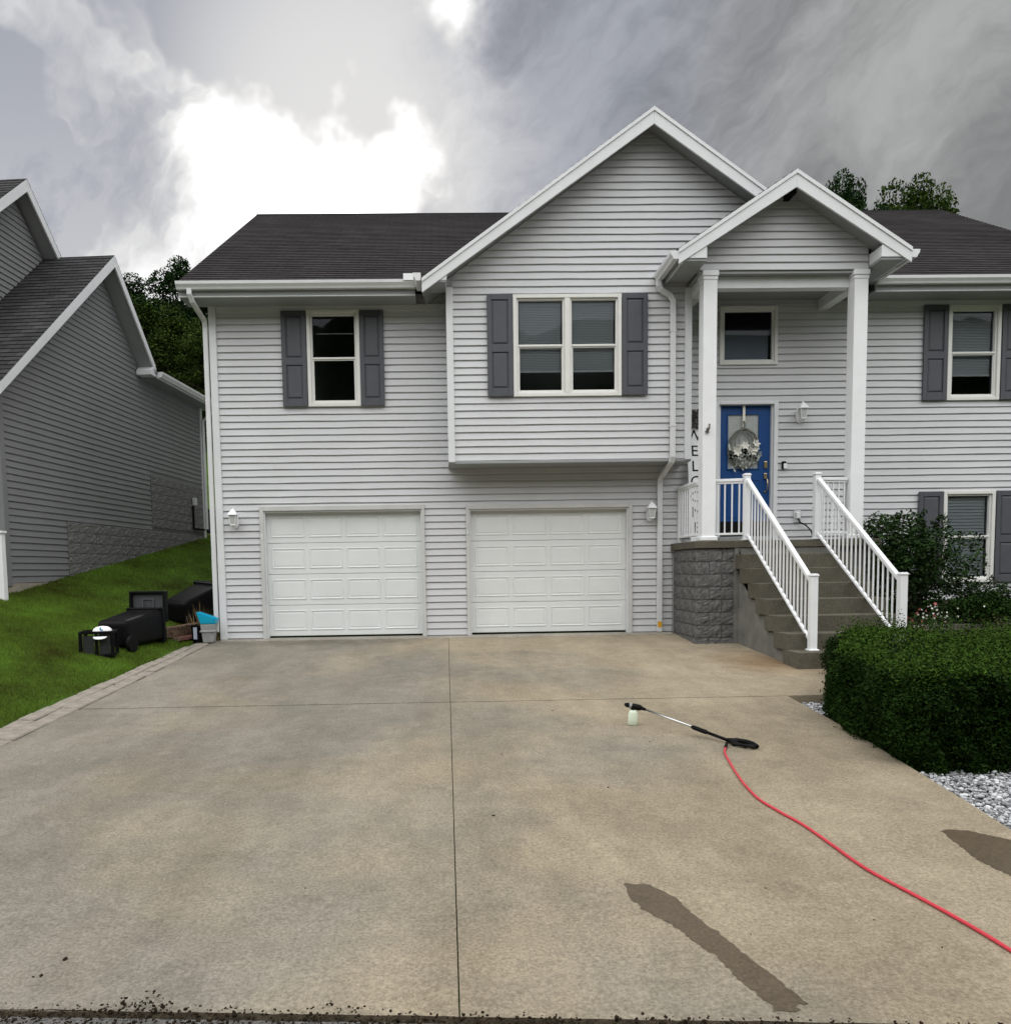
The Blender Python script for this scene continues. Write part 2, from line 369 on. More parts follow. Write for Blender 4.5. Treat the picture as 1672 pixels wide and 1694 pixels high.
def fast_mesh(name, verts, faces, n, mat, parent=None):
    """numpy verts (V,3), faces (F,n)"""
    me = bpy.data.meshes.new(name); V = len(verts); F = len(faces)
    me.vertices.add(V); me.vertices.foreach_set('co', np.ascontiguousarray(verts, dtype=np.float32).ravel())
    me.loops.add(F*n); me.loops.foreach_set('vertex_index', np.ascontiguousarray(faces, dtype=np.int32).ravel())
    me.polygons.add(F); me.polygons.foreach_set('loop_start', np.arange(0, F*n, n, dtype=np.int32)); me.polygons.foreach_set('loop_total', np.full(F, n, dtype=np.int32))
    me.update(calc_edges=True); me.validate()
    return link_mesh(name, me, mat, parent)

# ------------------------------------------------------------------ ground shape
PY = [-10.6, -7.5, -5.74, -4.46, -3.2, -2.19, -.8, -.33, 0]; PX = [-4.33, -4.36, -4.395, -4.42, -4.37, -4.36, -4.30, -4.27, -4.18]
def zg(y):
    t = np.clip(-np.asarray(y, dtype=float), 0, 10.7); return -.0685*t+.0022*t*t
def lawn_z(x, y):
    x = np.asarray(x, float); y = np.asarray(y, float)
    xo = np.interp(y, PY, PX); z = zg(y)
    side = np.where(x < xo+.02, .01+.29*np.clip(xo-x, 0, 3.0), -.13)
    side = np.where((y > .05) & (x > -4.0), .0, side)
    # flatten out towards the street
    back = .174*np.clip(y, 0, 12)+.33*np.clip(y-12, 0, 60)
    z = z+side*np.clip((y+11.5)/3, 0.12, 1)+back
    return np.where((x > 3.3) & (y < .05), z-.25, z)
def ground_grid(name, xs, ys, mat):
    X, Y = np.meshgrid(xs, ys); Z = lawn_z(X, Y)
    v = np.stack([X.ravel(), Y.ravel(), Z.ravel()], 1); w = len(xs)
    i = np.arange((len(ys)-1)*(w-1)); r = i//(w-1); c = i % (w-1); a = r*w+c
    o = fast_mesh(name, v, np.stack([a, a+1, a+w+1, a+w], 1), 4, mat)
    o.data.polygons.foreach_set('use_smooth', [True]*len(o.data.polygons)); return o
xs = np.unique(np.concatenate([np.linspace(-140, -12, 33), np.arange(-12, -3.5, .12), np.linspace(-3.5, 13, 24), np.linspace(13, 140, 33)]))
ys = np.unique(np.concatenate([np.arange(-10.72, 1, .14), np.arange(1, 14, .5), np.linspace(14, 160, 50)]))
tag(ground_grid('lawn', xs, ys, MAT_TURF), kind='structure')

# wooded hillside across the street, behind the viewer: shades the low sky and shows in the panes
hx = np.linspace(-95, 95, 120); hy = np.linspace(-60, -23.5, 40); HXg, HYg = np.meshgrid(hx, hy)
ramp_ = np.clip((-23.5-HYg)/9, 0, 1)**.8*14.5+np.clip((-32-HYg)/28, 0, 1)*7
bmp = np.array([[mnoise.noise(Vector((x_*.11, y_*.13, 3)))*2.4+mnoise.noise(Vector((x_*.45, y_*.5, 8)))*1.5 for x_ in hx] for y_ in hy])
HZg = -.55+ramp_+bmp*np.clip((-24-HYg)/5, 0, 1); w_n = len(hx); i_ = np.arange((len(hy)-1)*(w_n-1)); a_n = (i_//(w_n-1))*w_n+i_ % (w_n-1)
o = fast_mesh('opposite_hillside', np.stack([HXg.ravel(), HYg.ravel(), HZg.ravel()], 1), np.stack([a_n, a_n+1, a_n+w_n+1, a_n+w_n], 1), 4, M('hillside_woods', (.030, .045, .014), .95, .05, .6, .8, 1., 2.5))
tag(o, kind='structure')

# street in front, gutter debris where it meets the driveway
st = MB(); n = 240
for i in range(n):
    a = -60+120*i/n; b = -60+120*(i+1)/n
    sy = lambda x: -10.626-.075*(min(max(x, -4.2), 4.2)-.03)
    st.add([(a, -70, -.54), (b, -70, -.54), (b, -16, -.515), (a, -16, -.515), (b, sy(b), -.487), (a, sy(a), -.487)], [(0, 1, 2, 3), (3, 2, 4, 5)])
tag(st.build('road', MAT_ASPHALT), kind='structure')

def street_y(x): return -10.606-.075*(min(max(x, -4.2), 4.2)-.03)
# ------------------------------------------------------------------ driveway: slabs with real joints
drive = MB().add([(-4.0, -10.6, -.66), (6.4, -10.6, -.66), (6.4, .1, -.2), (-4.0, .1, -.2)], [(0, 1, 2, 3)]).build('driveway', MAT_SOIL)
tag(drive, kind='structure')
def slab(name, ylist, xl, xr, mat, parent, lift=0., nx=8, depth=.12):
    v = []; f = []
    for y in ylist:
        a, b = xl(y), xr(y)
        for k in range(nx+1):
            xx = a+(b-a)*k/nx; yy = y+(street_y(xx)+10.62)*min(max((-5.1-y)/5.52, 0), 1); v.append((xx, yy, float(zg(yy))+lift))
    w = nx+1
    for r in range(len(ylist)-1):
        for k in range(nx): f.append((r*w+k, r*w+k+1, (r+1)*w+k+1, (r+1)*w+k))
    ring = [k for k in range(w)]+[r*w+nx for r in range(1, len(ylist))]+[(len(ylist)-1)*w+k for k in range(nx-1, -1, -1)]+[r*w for r in range(len(ylist)-2, 0, -1)]
    o = len(v)
    for i in ring: v.append((v[i][0], v[i][1], v[i][2]-depth))
    for i in range(len(ring)):
        j = (i+1) % len(ring); f.append((ring[i], o+i, o+j, ring[j]))
    return MB().add(v, f).build(name, mat, parent)
RY = [-10.62, -8.953, -8.448, -7.79, -6.426, -5.0]; RX = [2.92, 3.261, 3.346, 3.433, 3.603, 3.69]
redge = lambda y: float(np.interp(y, RY, RX))
ledge = lambda y: float(np.interp(y, [-10.62, -7.5, -6.58, -5.44, -4.27, -2.82, -.4, 0], [-3.90, -3.93, -3.945, -3.96, -3.965, -3.962, -3.97, -3.96]))
jx = lambda y: .004*-y*.4
fy = list(np.linspace(-10.62, -5.010, 16)); by = list(np.linspace(-4.984, -.06, 14))
slab('concrete_slab', fy, ledge, lambda y: jx(y)-.0028, MAT_CONC, drive)
slab('concrete_slab', fy, lambda y: jx(y)+.0028, redge, MAT_CONC, drive)
slab('concrete_slab', by, ledge, lambda y: jx(y)-.0028, MAT_CONC, drive)
slab('concrete_slab', by, lambda y: jx(y)+.0028, lambda y: 6.4, MAT_CONC, drive)
apron = MB().prism([(-.20, -.008), (-.17, .012), (.34, .016), (.34, -.2), (-.20, -.2)], 'x', -3.86, 3.83)
apron.build('garage_floor_edge', MAT_APRON, drive, .004)

# brick pavers along the lawn edge, each laid on its own
pav_strip = MB().add([(-4.0, -10.6, -.60), (-4.45, -10.6, -.60), (-4.45, -.1, -.10), (-4.0, -.1, -.10)], [(0, 1, 2, 3)]).build('paver_edging', MAT_SOIL)
tag(pav_strip, kind='structure')
pav_meshes = []
for k in range(5):
    b = MB().box(-.105, .105, -.1525, .1525, -.07, 0)
    b.v = [(x+rnd.uniform(-.006, .006), y+rnd.uniform(-.008, .008), z+rnd.uniform(-.004, .004)) for x, y, z in b.v]
    me = b.mesh('paver', .014, seg=1); me.materials.append(MAT_PAVER); pav_meshes.append(me)
npav = 0
for row in range(34):
    yb = -.30-row*.318
    if yb < -10.5: break
    W = ledge(yb)-.022-float(np.interp(yb, PY, PX)); nc = max(1, round(W/.205)); wd = W/nc
    sk = (float(np.interp(yb+.16, PY, PX))-float(np.interp(yb-.16, PY, PX)))/.32
    for c in range(nc):
        y = yb+(.10 if c % 2 else -.05)+rnd.uniform(-.008, .008); x0 = ledge(yb)-.022-(c+.5)*wd
        o = bpy.data.objects.new('paver', rnd.choice(pav_meshes)); COL.objects.link(o)
        o.location = (x0+rnd.uniform(-.004, .004), y, float(zg(y))+.004+rnd.uniform(-.008, .008))
        o.rotation_euler = (math.atan(.0685-.0044*-y)+rnd.uniform(-.015, .015), rnd.uniform(-.025, .025), -math.atan(sk)*(c+.5)/nc+rnd.uniform(-.025, .025))
        o.scale = (wd/.226, .955, 1); o.parent = pav_strip; npav += 1

# ------------------------------------------------------------------ siding and wall helpers
EXP = .1143
ID = Matrix()
def plank_mesh(name, x0b, x1b, x0t, x1t, z, mtx, seed, h=EXP, wav=1.):
    """one lapped vinyl course in the frame x along, -y outward, z up"""
    r = random.Random(seed); prof = [(.008, h+.010), (.006, h*.90), (-.006, h*.76), (-.0105, h*.45), (-.0160, h*.15), (-.0185, .009), (-.0160, 0.0), (.008, .0095)]
    L = max(x1b-x0b, x1t-x0t); n = max(1, int(L/.45)); v = []; f = []
    for k in range(n+1):
        t = k/n; dz = r.uniform(-.0045, .0045)*wav; dy = r.uniform(-.0035, .0035)*wav
        if k in (0, n): dz *= .3
        for y, zz in prof:
            a = min(max(zz/h, 0), 1); xa = x0b+(x0t-x0b)*a; xb = x1b+(x1t-x1b)*a
            v.append(mtx @ Vector((xa+(xb-xa)*t, y+dy*a if zz < h*.9 else y, z+zz+(dz if zz < h*.9 else dz*.2))))
    m = len(prof)
    for k in range(n):
        for j in range(m-1): f.append((k*m+j, k*m+j+1, (k+1)*m+j+1, (k+1)*m+j))
    me = bpy.data.meshes.new(name); me.from_pydata([tuple(q) for q in v], [], f); me.update(); return me
def cut(spans, a, b):
    out = []
    for x0, x1 in spans:
        if b <= x0 or a >= x1: out.append((x0, x1)); continue
        if a-x0 > .04: out.append((x0, a))
        if x1-b > .04: out.append((b, x1))
    return out
def side_wall(parent, mat, limits, z0, z1, holes, mtx=ID, seed=1, name='siding_plank'):
    """limits(z) -> (x0, x1) of the wall at height z; holes [(x0,x1,z0,z1)]"""
    k = 0; z = z0
    while z < z1-.03:
        h = min(EXP, z1-z); lb = limits(z); lt = limits(z+h)
        if lb and lb[1]-lb[0] > .06:
            if not lt or lt[1] < lt[0]: c = (lb[0]+lb[1])/2; lt = (c, c)
            spans = [(lb[0], lb[1])]
            for (a, b, c, d) in holes:
                if min(z+h, d)-max(z, c) > h*.5: spans = cut(spans, a, b)
            for (a, b) in spans:
                ta = lt[0] if a == lb[0] else a; tb = lt[1] if b == lb[1] else b
                link_mesh(name, plank_mesh(name, a, b, max(ta, a) if ta < b else a, min(tb, b) if tb > a else b, z, mtx, seed*1000+k, h), mat, parent); k += 1
        z += EXP
    return k
def holed(name, mat, parent, x0, x1, z0, z1, y0, y1, holes):
    """solid wall y0..y1 with rectangular openings through it"""
    X = sorted({x0, x1, *[q for h in holes for q in h[:2] if x0 < q < x1]}); Z = sorted({z0, z1, *[q for h in holes for q in h[2:] if z0 < q < z1]})
    solid = [[not any(h[0] < (X[i]+X[i+1])/2 < h[1] and h[2] < (Z[j]+Z[j+1])/2 < h[3] for h in holes) for j in range(len(Z)-1)] for i in range(len(X)-1)]
    v = {}; vs = []; f = []
    def vi(i, j, y):
        k = (i, j, y)
        if k not in v: v[k] = len(vs); vs.append((X[i], (y0, y1)[y], Z[j]))
        return v[k]
    nx, nz = len(X)-1, len(Z)-1
    S = lambda i, j: 0 <= i < nx and 0 <= j < nz and solid[i][j]
    for i in range(nx):
        for j in range(nz):
            if not solid[i][j]: continue
            f.append((vi(i, j, 0), vi(i+1, j, 0), vi(i+1, j+1, 0), vi(i, j+1, 0))); f.append((vi(i, j+1, 1), vi(i+1, j+1, 1), vi(i+1, j, 1), vi(i, j, 1)))
            if not S(i-1, j): f.append((vi(i, j, 1), vi(i, j, 0), vi(i, j+1, 0), vi(i, j+1, 1)))
            if not S(i+1, j): f.append((vi(i+1, j, 0), vi(i+1, j, 1), vi(i+1, j+1, 1), vi(i+1, j+1, 0)))
            if not S(i, j-1): f.append((vi(i, j, 0), vi(i, j, 1), vi(i+1, j, 1), vi(i+1, j, 0)))
            if not S(i, j+1): f.append((vi(i, j+1, 1), vi(i, j+1, 0), vi(i+1, j+1, 0), vi(i+1, j+1, 1)))
    return MB().add(vs, f).build(name, mat, parent)
def ring(x0, x1, z0, z1, w, y0, y1, wt=None, wb=None):
    wt = wt or w; wb = wb or w
    return MB().box(x0, x0+w, y0, y1, z0, z1).box(x1-w, x1, y0, y1, z0, z1).box(x0+w, x1-w, y0, y1, z1-wt, z1).box(x0+w, x1-w, y0, y1, z0, z0+wb)

def shingle_roof(name, eave0, along, up, length, run, mat, parent, courses=True, th=.10):
    """stepped shingle courses on a rectangular slope, with a deck below"""
    e = Vector(eave0); a = Vector(along).normalized(); u = Vector(up).normalized(); nrm = a.cross(u)
    if nrm.z < 0: nrm = -nrm
    v = []; f = []; uvs = []; step = .143; n = int(math.ceil(run/step)); seg = max(1, int(length/1.2)); rr = random.Random(5)
    for k in range(n):
        s0 = k*step; s1 = min((k+1)*step, run)
        rows = ((s0, .000), (s0, .011), (s1, .002))
        base = len(v)
        js = [rr.uniform(-.004, .004) for _ in range(seg+1)]
        for (s, hgt) in rows:
            for i in range(seg+1):
                L = length*i/seg; v.append(e+a*L+u*(s+(js[i] if s == s0 and k else 0))+nrm*hgt); uvs.append((L, s+.0001 if hgt < .01 and s == s1 else s+.001))
        w = seg+1
        for r in range(2):
            for i in range(seg): f.append((base+r*w+i, base+r*w+i+1, base+(r+1)*w+i+1, base+(r+1)*w+i))
    me = bpy.data.meshes.new(name); me.from_pydata([tuple(q) for q in v], [], f); me.update()
    uvl = me.uv_layers.new(name='UVMap'); li = [0]*len(me.loops); me.loops.foreach_get('vertex_index', li)
    flat = [c for i in li for c in uvs[i]]; uvl.data.foreach_set('uv', flat)
    bm = bmesh.new(); bm.from_mesh(me)
    for fa in bm.faces:
        fa.normal_update()
        if fa.normal.dot(nrm) < -.05: fa.normal_flip()
    bm.to_mesh(me); bm.free()
    o = link_mesh(name, me, mat, parent)
    d = -nrm*th; c = [e-nrm*.004, e+a*length-nrm*.004, e+a*length+u*run-nrm*.004, e+u*run-nrm*.004]
    MB().add(c+[q+d for q in c], [(0, 1, 2, 3), (7, 6, 5, 4), (0, 4, 5, 1), (1, 5, 6, 2), (2, 6, 7, 3), (3, 7, 4, 0)]).build('roof_deck', MAT_SOFFIT, o)
    return o

# ------------------------------------------------------------------ the house
house = empty('house', (3.7, 5, 0), 'light grey vinyl sided two-storey house with two garage doors', 'house')
XL, XR = -3.88, 11.37
G1 = (-3.10, -.42, 2.18); G2 = (.385, 3.11, 2.165)
T1 = (-3.165, -.372, 2.262); T2 = (.330, 3.176, 2.238)
WIN1 = (-2.28, -1.40, 3.912, 5.495); EWIN = (4.66, 5.645, 4.53, 5.497); DOOR = (4.585, 5.672, 1.53, 3.925)
RWIN = (8.56, 9.47, 3.897, 5.480); RLOW = (8.565, 9.472, .785, 2.365)
BAY = (.06, 3.985, 2.895)                       # x0 x1 bottom
WIN2 = (1.115, 2.860, 3.908, 5.510)
SOF = 5.58
inset = lambda r, d=.045: (r[0]+d, r[1]-d, r[2]+d, r[3]-d)
holes = [(G1[0], G1[1], -.2, G1[2]), (G2[0], G2[1], -.2, G2[2]), inset(WIN1), inset(EWIN), (DOOR[0]+.06, DOOR[1]-.06, 1.56, DOOR[3]-.06), inset(RWIN), inset(RLOW)]
fw = holed('front_wall', MAT_SHEATH, house, XL, XR, -.25, 5.75, .012, .16, holes)
cuts = [(T1[0]+.03, T1[1]-.03, -.2, T1[2]-.03), (T2[0]+.03, T2[1]-.03, -.2, T2[2]-.03)]
cuts += [inset(w, .02) for w in (WIN1, EWIN, RWIN, RLOW)]+[(DOOR[0]+.02, DOOR[1]-.02, 1.4, DOOR[3]-.02), (BAY[0]+.02, BAY[1]-.02, BAY[2]+.02, 6.0), (3.87, 6.62, -.3, 1.40), (6.62, 12, -.3, .42)]
nplank = side_wall(fw, MAT_SIDING, lambda z: (XL+.09, XR-.09), .022, 5.56, cuts, Matrix.Translation((0, .012, 0)), 3)
# other outside walls (seen only from elsewhere)
for nm, c in (('side_wall', [(XL, XL+.15), (XR-.15, XR)]),):
    for a, b in c: MB().prism([(.16, -.25), (10.4, -.25), (10.4, 5.75), (5.2, 9.1), (.16, 5.75)], 'x', a, b).build(nm, MAT_SIDING, house)
box('back_wall', MAT_SIDING, house, XL+.16, XR-.16, 10.25, 10.4, -.25, 5.75)
box('upper_floor', MAT_DARKROOM, house, XL+.16, XR-.16, .17, 10.2, 2.55, 2.7)
# corner boards
for nm, a, b, y0, y1, z0, z1 in (('corner_board', XL-.02, XL+.10, -.028, .14, .0, 5.58), ('corner_board', BAY[0]-.012, BAY[0]+.098, -.632, -.50, BAY[2]-.02, 5.63), ('corner_board', BAY[1]-.098, BAY[1]+.012, -.632, -.50, BAY[2]-.02, 5.60)):
    box(nm, MAT_WHITE, house, a, b, y0, y1, z0, z1, .006)
box('frieze_board', MAT_SIDING, house, XL+.11, BAY[0]-.02, -.022, .012, 5.475, SOF-.004)
box('frieze_board', MAT_SIDING, house, 6.62, XR-.1, -.022, .012, 5.475, SOF-.004)

# bay (cantilevered upper room) and the big front gable
GAP = (3.29, 8.015)                              # gable wall apex
SL = .70
def gable_lim(z):
    half = (GAP[1]-z)/SL
    a, b = GAP[0]-half, GAP[0]+half
    a = max(a, BAY[0]+.09); b = min(b, BAY[1]-.09 if z < 5.70 else 6.6)
    return (a, b) if b > a else None
bayw = holed('bay_wall', MAT_SHEATH, house, BAY[0], BAY[1], BAY[2], 5.62, -.588, -.46, [inset(WIN2)])
box('bay_side', MAT_SIDING, house, BAY[0], BAY[0]+.12, -.459, .01, BAY[2], 5.62); box('bay_side', MAT_SIDING, house, BAY[1]-.12, BAY[1], -.459, .01, BAY[2], 5.62)
MB().box(BAY[0]-.012, BAY[1]+.012, -.61, .012, BAY[2]-.045, BAY[2]-.001).build('bay_soffit', MAT_SOFFIT, house, .006)
MB().prism([(BAY[0], 5.6201), (6.62, 5.6201), (GAP[0]+(GAP[1]-5.62)/SL, 5.62), (GAP[0], GAP[1]+.1), (GAP[0]-(GAP[1]-5.62)/SL, 5.62)][0:2]+[(6.62, GAP[1]-(6.62-GAP[0])*SL), (GAP[0], GAP[1]+.02), (BAY[0], GAP[1]-(GAP[0]-BAY[0])*SL)], 'y', -.588, -.46).build('gable_wall', MAT_SHEATH, bayw)
nplank += side_wall(bayw, MAT_SIDING, gable_lim, BAY[2]+.004, 7.97, [inset(WIN2, .02)], Matrix.Translation((0, -.588, 0)), 5)

# ---- roofs
eZ, rZ, rY = 5.755, 9.34, 5.2
up_f = Vector((0, rY+.55, rZ-eZ)); runf = up_f.length
main = shingle_roof('main_roof', (-4.23, -.55, eZ), (1, 0, 0), up_f, 15.95, runf, MAT_SHINGLE, house)
shingle_roof('rear_roof', (-4.23, 2*rY+.55, eZ), (1, 0, 0), Vector((0, -rY-.55, rZ-eZ)), 15.95, runf, MAT_SHINGLE, house)
MB().prism([(rY-.16, rZ-.10), (rY, rZ+.02), (rY+.16, rZ-.10), (rY+.15, rZ-.13), (rY, rZ-.02), (rY-.15, rZ-.13)], 'x', -4.23, 11.72).build('ridge_cap', MAT_SHINGLE, main)
gTop = 8.185
def gable_roof(prefix, apx, apz, slope, xl, xr, y0, y1, sides='LR'):
    for s in sides:
        half = (apx-xl) if s == 'L' else (xr-apx); sg = -1 if s == 'L' else 1
        e = Vector((apx+sg*half, y0, apz-slope*half))
        shingle_roof(prefix, e, (0, 1, 0), Vector((-sg*half, 0, slope*half)), y1-y0, math.hypot(half, slope*half), MAT_SHINGLE, house)
gable_roof('gable_roof', 3.29, gTop, SL, -.335, 6.75, -.95, 3.6)
PAX, PAZ, PSL = 5.245, 6.955, .645
gable_roof('porch_roof', PAX, PAZ, PSL, 3.485, 7.005, -1.55, 1.6)

def rake(apx, apz, slope, xl, xr, y, wall_y, parent, cut_r=None, depth=.205, box_l=True, box_r=True):
    """white rake boards, drip edge, sloping soffit and boxed eave returns on a front gable"""
    dz = .118*math.sqrt(1+slope*slope)
    T = lambda x: apz-slope*abs(x-apx)-.012
    for sg, xe in ((-1, xl), (1, cut_r or xr)):
        xs_ = [(apx, T(apx)), (xe, T(xe)), (xe, T(xe)-depth*1.02), (apx, T(apx)-depth*1.2)]
        MB().prism(xs_, 'y', y-.012+(.001 if sg > 0 else 0), y+.022).build('rake_board', MAT_WHITE, parent, .004)
        MB().prism([(apx, T(apx)+.008), (xe, T(xe)+.008), (xe, T(xe)-.05), (apx, T(apx)-.05)], 'y', y-.027+(.001 if sg > 0 else 0), y-.013).build('drip_edge', MAT_WHITE, parent)
        MB().prism([(apx, T(apx)-.125), (xe, T(xe)-.125), (xe, T(xe)-.145), (apx, T(apx)-.145)], 'y', y+.023, wall_y+.02).build('rake_soffit', MAT_SOFFIT, parent)
        for k in range(1, 14):                                   # soffit panel joints
            x = apx+sg*k*.27
            if abs(x-apx) > abs(xe-apx)-.05: break
            MB().prism([(x, T(x)-.1452), (x+.012, T(x+.012)-.1452), (x+.012, T(x+.012)-.150), (x, T(x)-.150)], 'y', y+.024, wall_y).build('soffit_joint', MAT_SOFFIT, parent)
gr = rake(3.29, gTop, SL, -.32, 6.75, -.95, -.588, bayw, cut_r=6.3)
# boxed return, left foot of the gable
MB().prism([(-.245, 5.625), (.06, 5.625), (.075, 5.79), (-.0, 5.80), (-.245, 5.63)], 'y', -.948, -.60).build('eave_return', MAT_WHITE, bayw, .004)
MB().box(-.30, .048, -.94, -.46, 5.60, 5.624).build('eave_soffit', MAT_SOFFIT, bayw)

# porch gable
pg = holed('porch_gable', MAT_SHEATH, house, 3.93, 6.535, 5.645, 5.80, -1.188, -1.05, [])
MB().prism([(3.93, 5.8002), (6.535, 5.8002), (6.535, PAZ-.14-(6.535-PAX)*PSL), (PAX, PAZ-.14), (3.93, PAZ-.14-(PAX-3.93)*PSL)], 'y', -1.188, -1.05).build('gable_wall', MAT_SHEATH, pg)
def pg_lim(z):
    half = (6.80-z)/PSL; return (max(PAX-half, 3.935), min(PAX+half, 6.53)) if half > .02 else None
nplank += side_wall(pg, MAT_SIDING, pg_lim, 5.648, 6.78, [], Matrix.Translation((0, -1.188, 0)), 8)
rake(PAX, PAZ, PSL, 3.50, 6.99, -1.55, -1.188, pg)
for sg, xe in ((-1, 3.59), (1, 6.90)):
    xi = 3.925 if sg < 0 else 6.54
    MB().prism([(xe, 5.695), (xi, 5.695), (xi, 5.86), (xi-sg*-.02, 5.88), (xe, 5.72)], 'y', -1.546, -1.19).build('eave_return', MAT_WHITE, pg, .004)
    MB().box(min(xe, xi), max(xe, xi), -1.53, -.61, 5.66, 5.694).build('eave_soffit', MAT_SOFFIT, pg)
    MB().box(min(xe-.03*-sg, xe), max(xe-.03*-sg, xe), -1.53, -.61, 5.665, 5.80).build('fascia', MAT_WHITE, pg)
MB().box(5.20, 5.29, -1.45, -1.19, 6.66, 6.74).build('soffit_vent', MAT_BLACK2, pg)

# porch ceiling, header beams, columns
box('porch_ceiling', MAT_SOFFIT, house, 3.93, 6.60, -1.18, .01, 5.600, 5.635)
for nm, x0, x1, y0, y1 in (('header_beam', 4.00, 6.50, -1.06, -.90), ('side_beam', 3.985, 4.15, -.995, -.0), ('side_beam', 6.335, 6.50, -.995, -.0)):
    box(nm, MAT_WHITE, house, x0, x1, y0, y1, 5.425, 5.598, .004)
for x0 in (3.985, 6.318):
    c = MB().box(x0, x0+.212, -1.215, -1.005, 1.56, 5.56).build('porch_column', MAT_WHITE2, house, .008, seg=2)
    box('column_base', MAT_WHITE2, c, x0-.028, x0+.240, -1.243, -.977, 1.532, 1.60, .01)
    box('column_cap', MAT_WHITE2, c, x0-.020, x0+.232, -1.235, -.985, 5.555, 5.64, .01)
    box('column_moulding', MAT_WHITE2, c, x0-.010, x0+.222, -1.225, -.995, 5.50, 5.554, .01)

# ---- eaves, gutters, downspouts
def gutter(parent, p, q, out, name='gutter'):
    """K-style trough from p to q, 'out' points away from the fascia"""
    p = Vector(p); q = Vector(q); o = Vector(out); d = (q-p).normalized()
    prof = [(0, .0), (0, -.115), (.075, -.115), (.088, -.085), (.118, -.045), (.122, 0), (.110, 0), (.106, -.04), (.078, -.08), (.068, -.105), (.010, -.105), (.010, 0)]
    v = []; n = len(prof)
    for e in (p, q): v += [e+o*a+Vector((0, 0, b)) for a, b in prof]
    f = [(i, (i+1) % n, n+(i+1) % n, n+i) for i in range(n)]
    g = MB().add(v, f)
    for e, s in ((p, -1), (q, 1)):
        cap = [e+o*a+Vector((0, 0, b)) for a, b in ((0, 0), (0, -.116), (.075, -.116), (.089, -.085), (.119, -.045), (.123, .0))]
        g.add(cap+[c+d*s*.006 for c in cap], [(0, 1, 2, 3, 4, 5), (11, 10, 9, 8, 7, 6)]+[(i, (i+1) % 6, 6+(i+1) % 6, 6+i) for i in range(6)])
    return g.build(name, MAT_GUTTER, parent)
for x0, x1 in ((-4.215, -.44), (7.02, 11.70)):
    box('fascia', MAT_SOFFIT, main, x0, x1, -.515, -.49, SOF-.02, eZ-.02, .003); box('fascia_trim', MAT_GUTTER, main, x0, x1, -.522, -.49, SOF-.035, SOF-.0205, .003)  # fascia in the soffit grey, standing for the shadow below the gutter
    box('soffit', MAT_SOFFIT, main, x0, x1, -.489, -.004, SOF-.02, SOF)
    gutter(main, (x0, -.516, eZ+.005), (x1, -.516, eZ+.005), (0, -1, 0))
box('splash_guard', MAT_WHITE2, main, -.62, -.42, -.655, -.645, eZ-.02, eZ+.085, .002)
gutter(bayw, (-.335, -.955, 5.735), (-.335, -.50, 5.735), (-1, 0, 0)); 
gutter(pg, (3.50, -1.55, 5.80), (3.50, -.62, 5.80), (-1, 0, 0)); gutter(pg, (6.99, -1.55, 5.80), (6.99, -.60, 5.80), (1, 0, 0))
def downspout(parent, pts, w=.075, d=.058, name='downspout'):
    m = MB(); P = [Vector(p) for p in pts]
    # continuous rectangular pipe with mitred bends
    v = []; f = []
    for i, p in enumerate(P):
        t = ((P[i]-P[i-1]).normalized() if i else Vector((0, 0, 0)))+((P[i+1]-P[i]).normalized() if i < len(P)-1 else Vector((0, 0, 0)))
        t.normalize(); a = Vector((1, 0, 0)); a = (a-t*a.dot(t)).normalized(); b = t.cross(a)
        for sx, sy in ((-1, -1), (1, -1), (1, 1), (-1, 1)): v.append(p+a*sx*w/2+b*sy*d/2)
    for i in range(len(P)-1): f += [(i*4+k, i*4+(k+1) % 4, i*4+4+(k+1) % 4, i*4+4+k) for k in range(4)]
    f += [(3, 2, 1, 0), tuple(len(P)*4-4+k for k in range(4))]
    return MB().add(v, f).build(name, MAT_GUTTER, parent, .008, seg=2)
downspout(main, [(-4.02, -.57, 5.66), (-4.02, -.57, 5.58), (-4.00, -.50, 5.48), (-3.955, -.06, 5.32), (-3.955, -.02, 5.22), (-3.955, -.02, .14)])
ds = downspout(pg, [(3.44, -.70, 5.70), (3.44, -.70, 5.60), (3.47, -.69, 5.54), (3.63, -.655, 5.46), (3.68, -.655, 5.38), (3.68, -.655, 2.92), (3.68, -.62, 2.85), (3.64, -.08, 2.64), (3.64, -.05, 2.56), (3.64, -.05, .02)], .085, .062)
box('sticker', MAT_YELLOW, ds, 3.605, 3.675, -.0835, -.0815, .10, .20)
for z in (4.9, 3.4): box('strap', MAT_GUTTER, ds, 3.63, 3.73, -.69, -.60, z, z+.025)

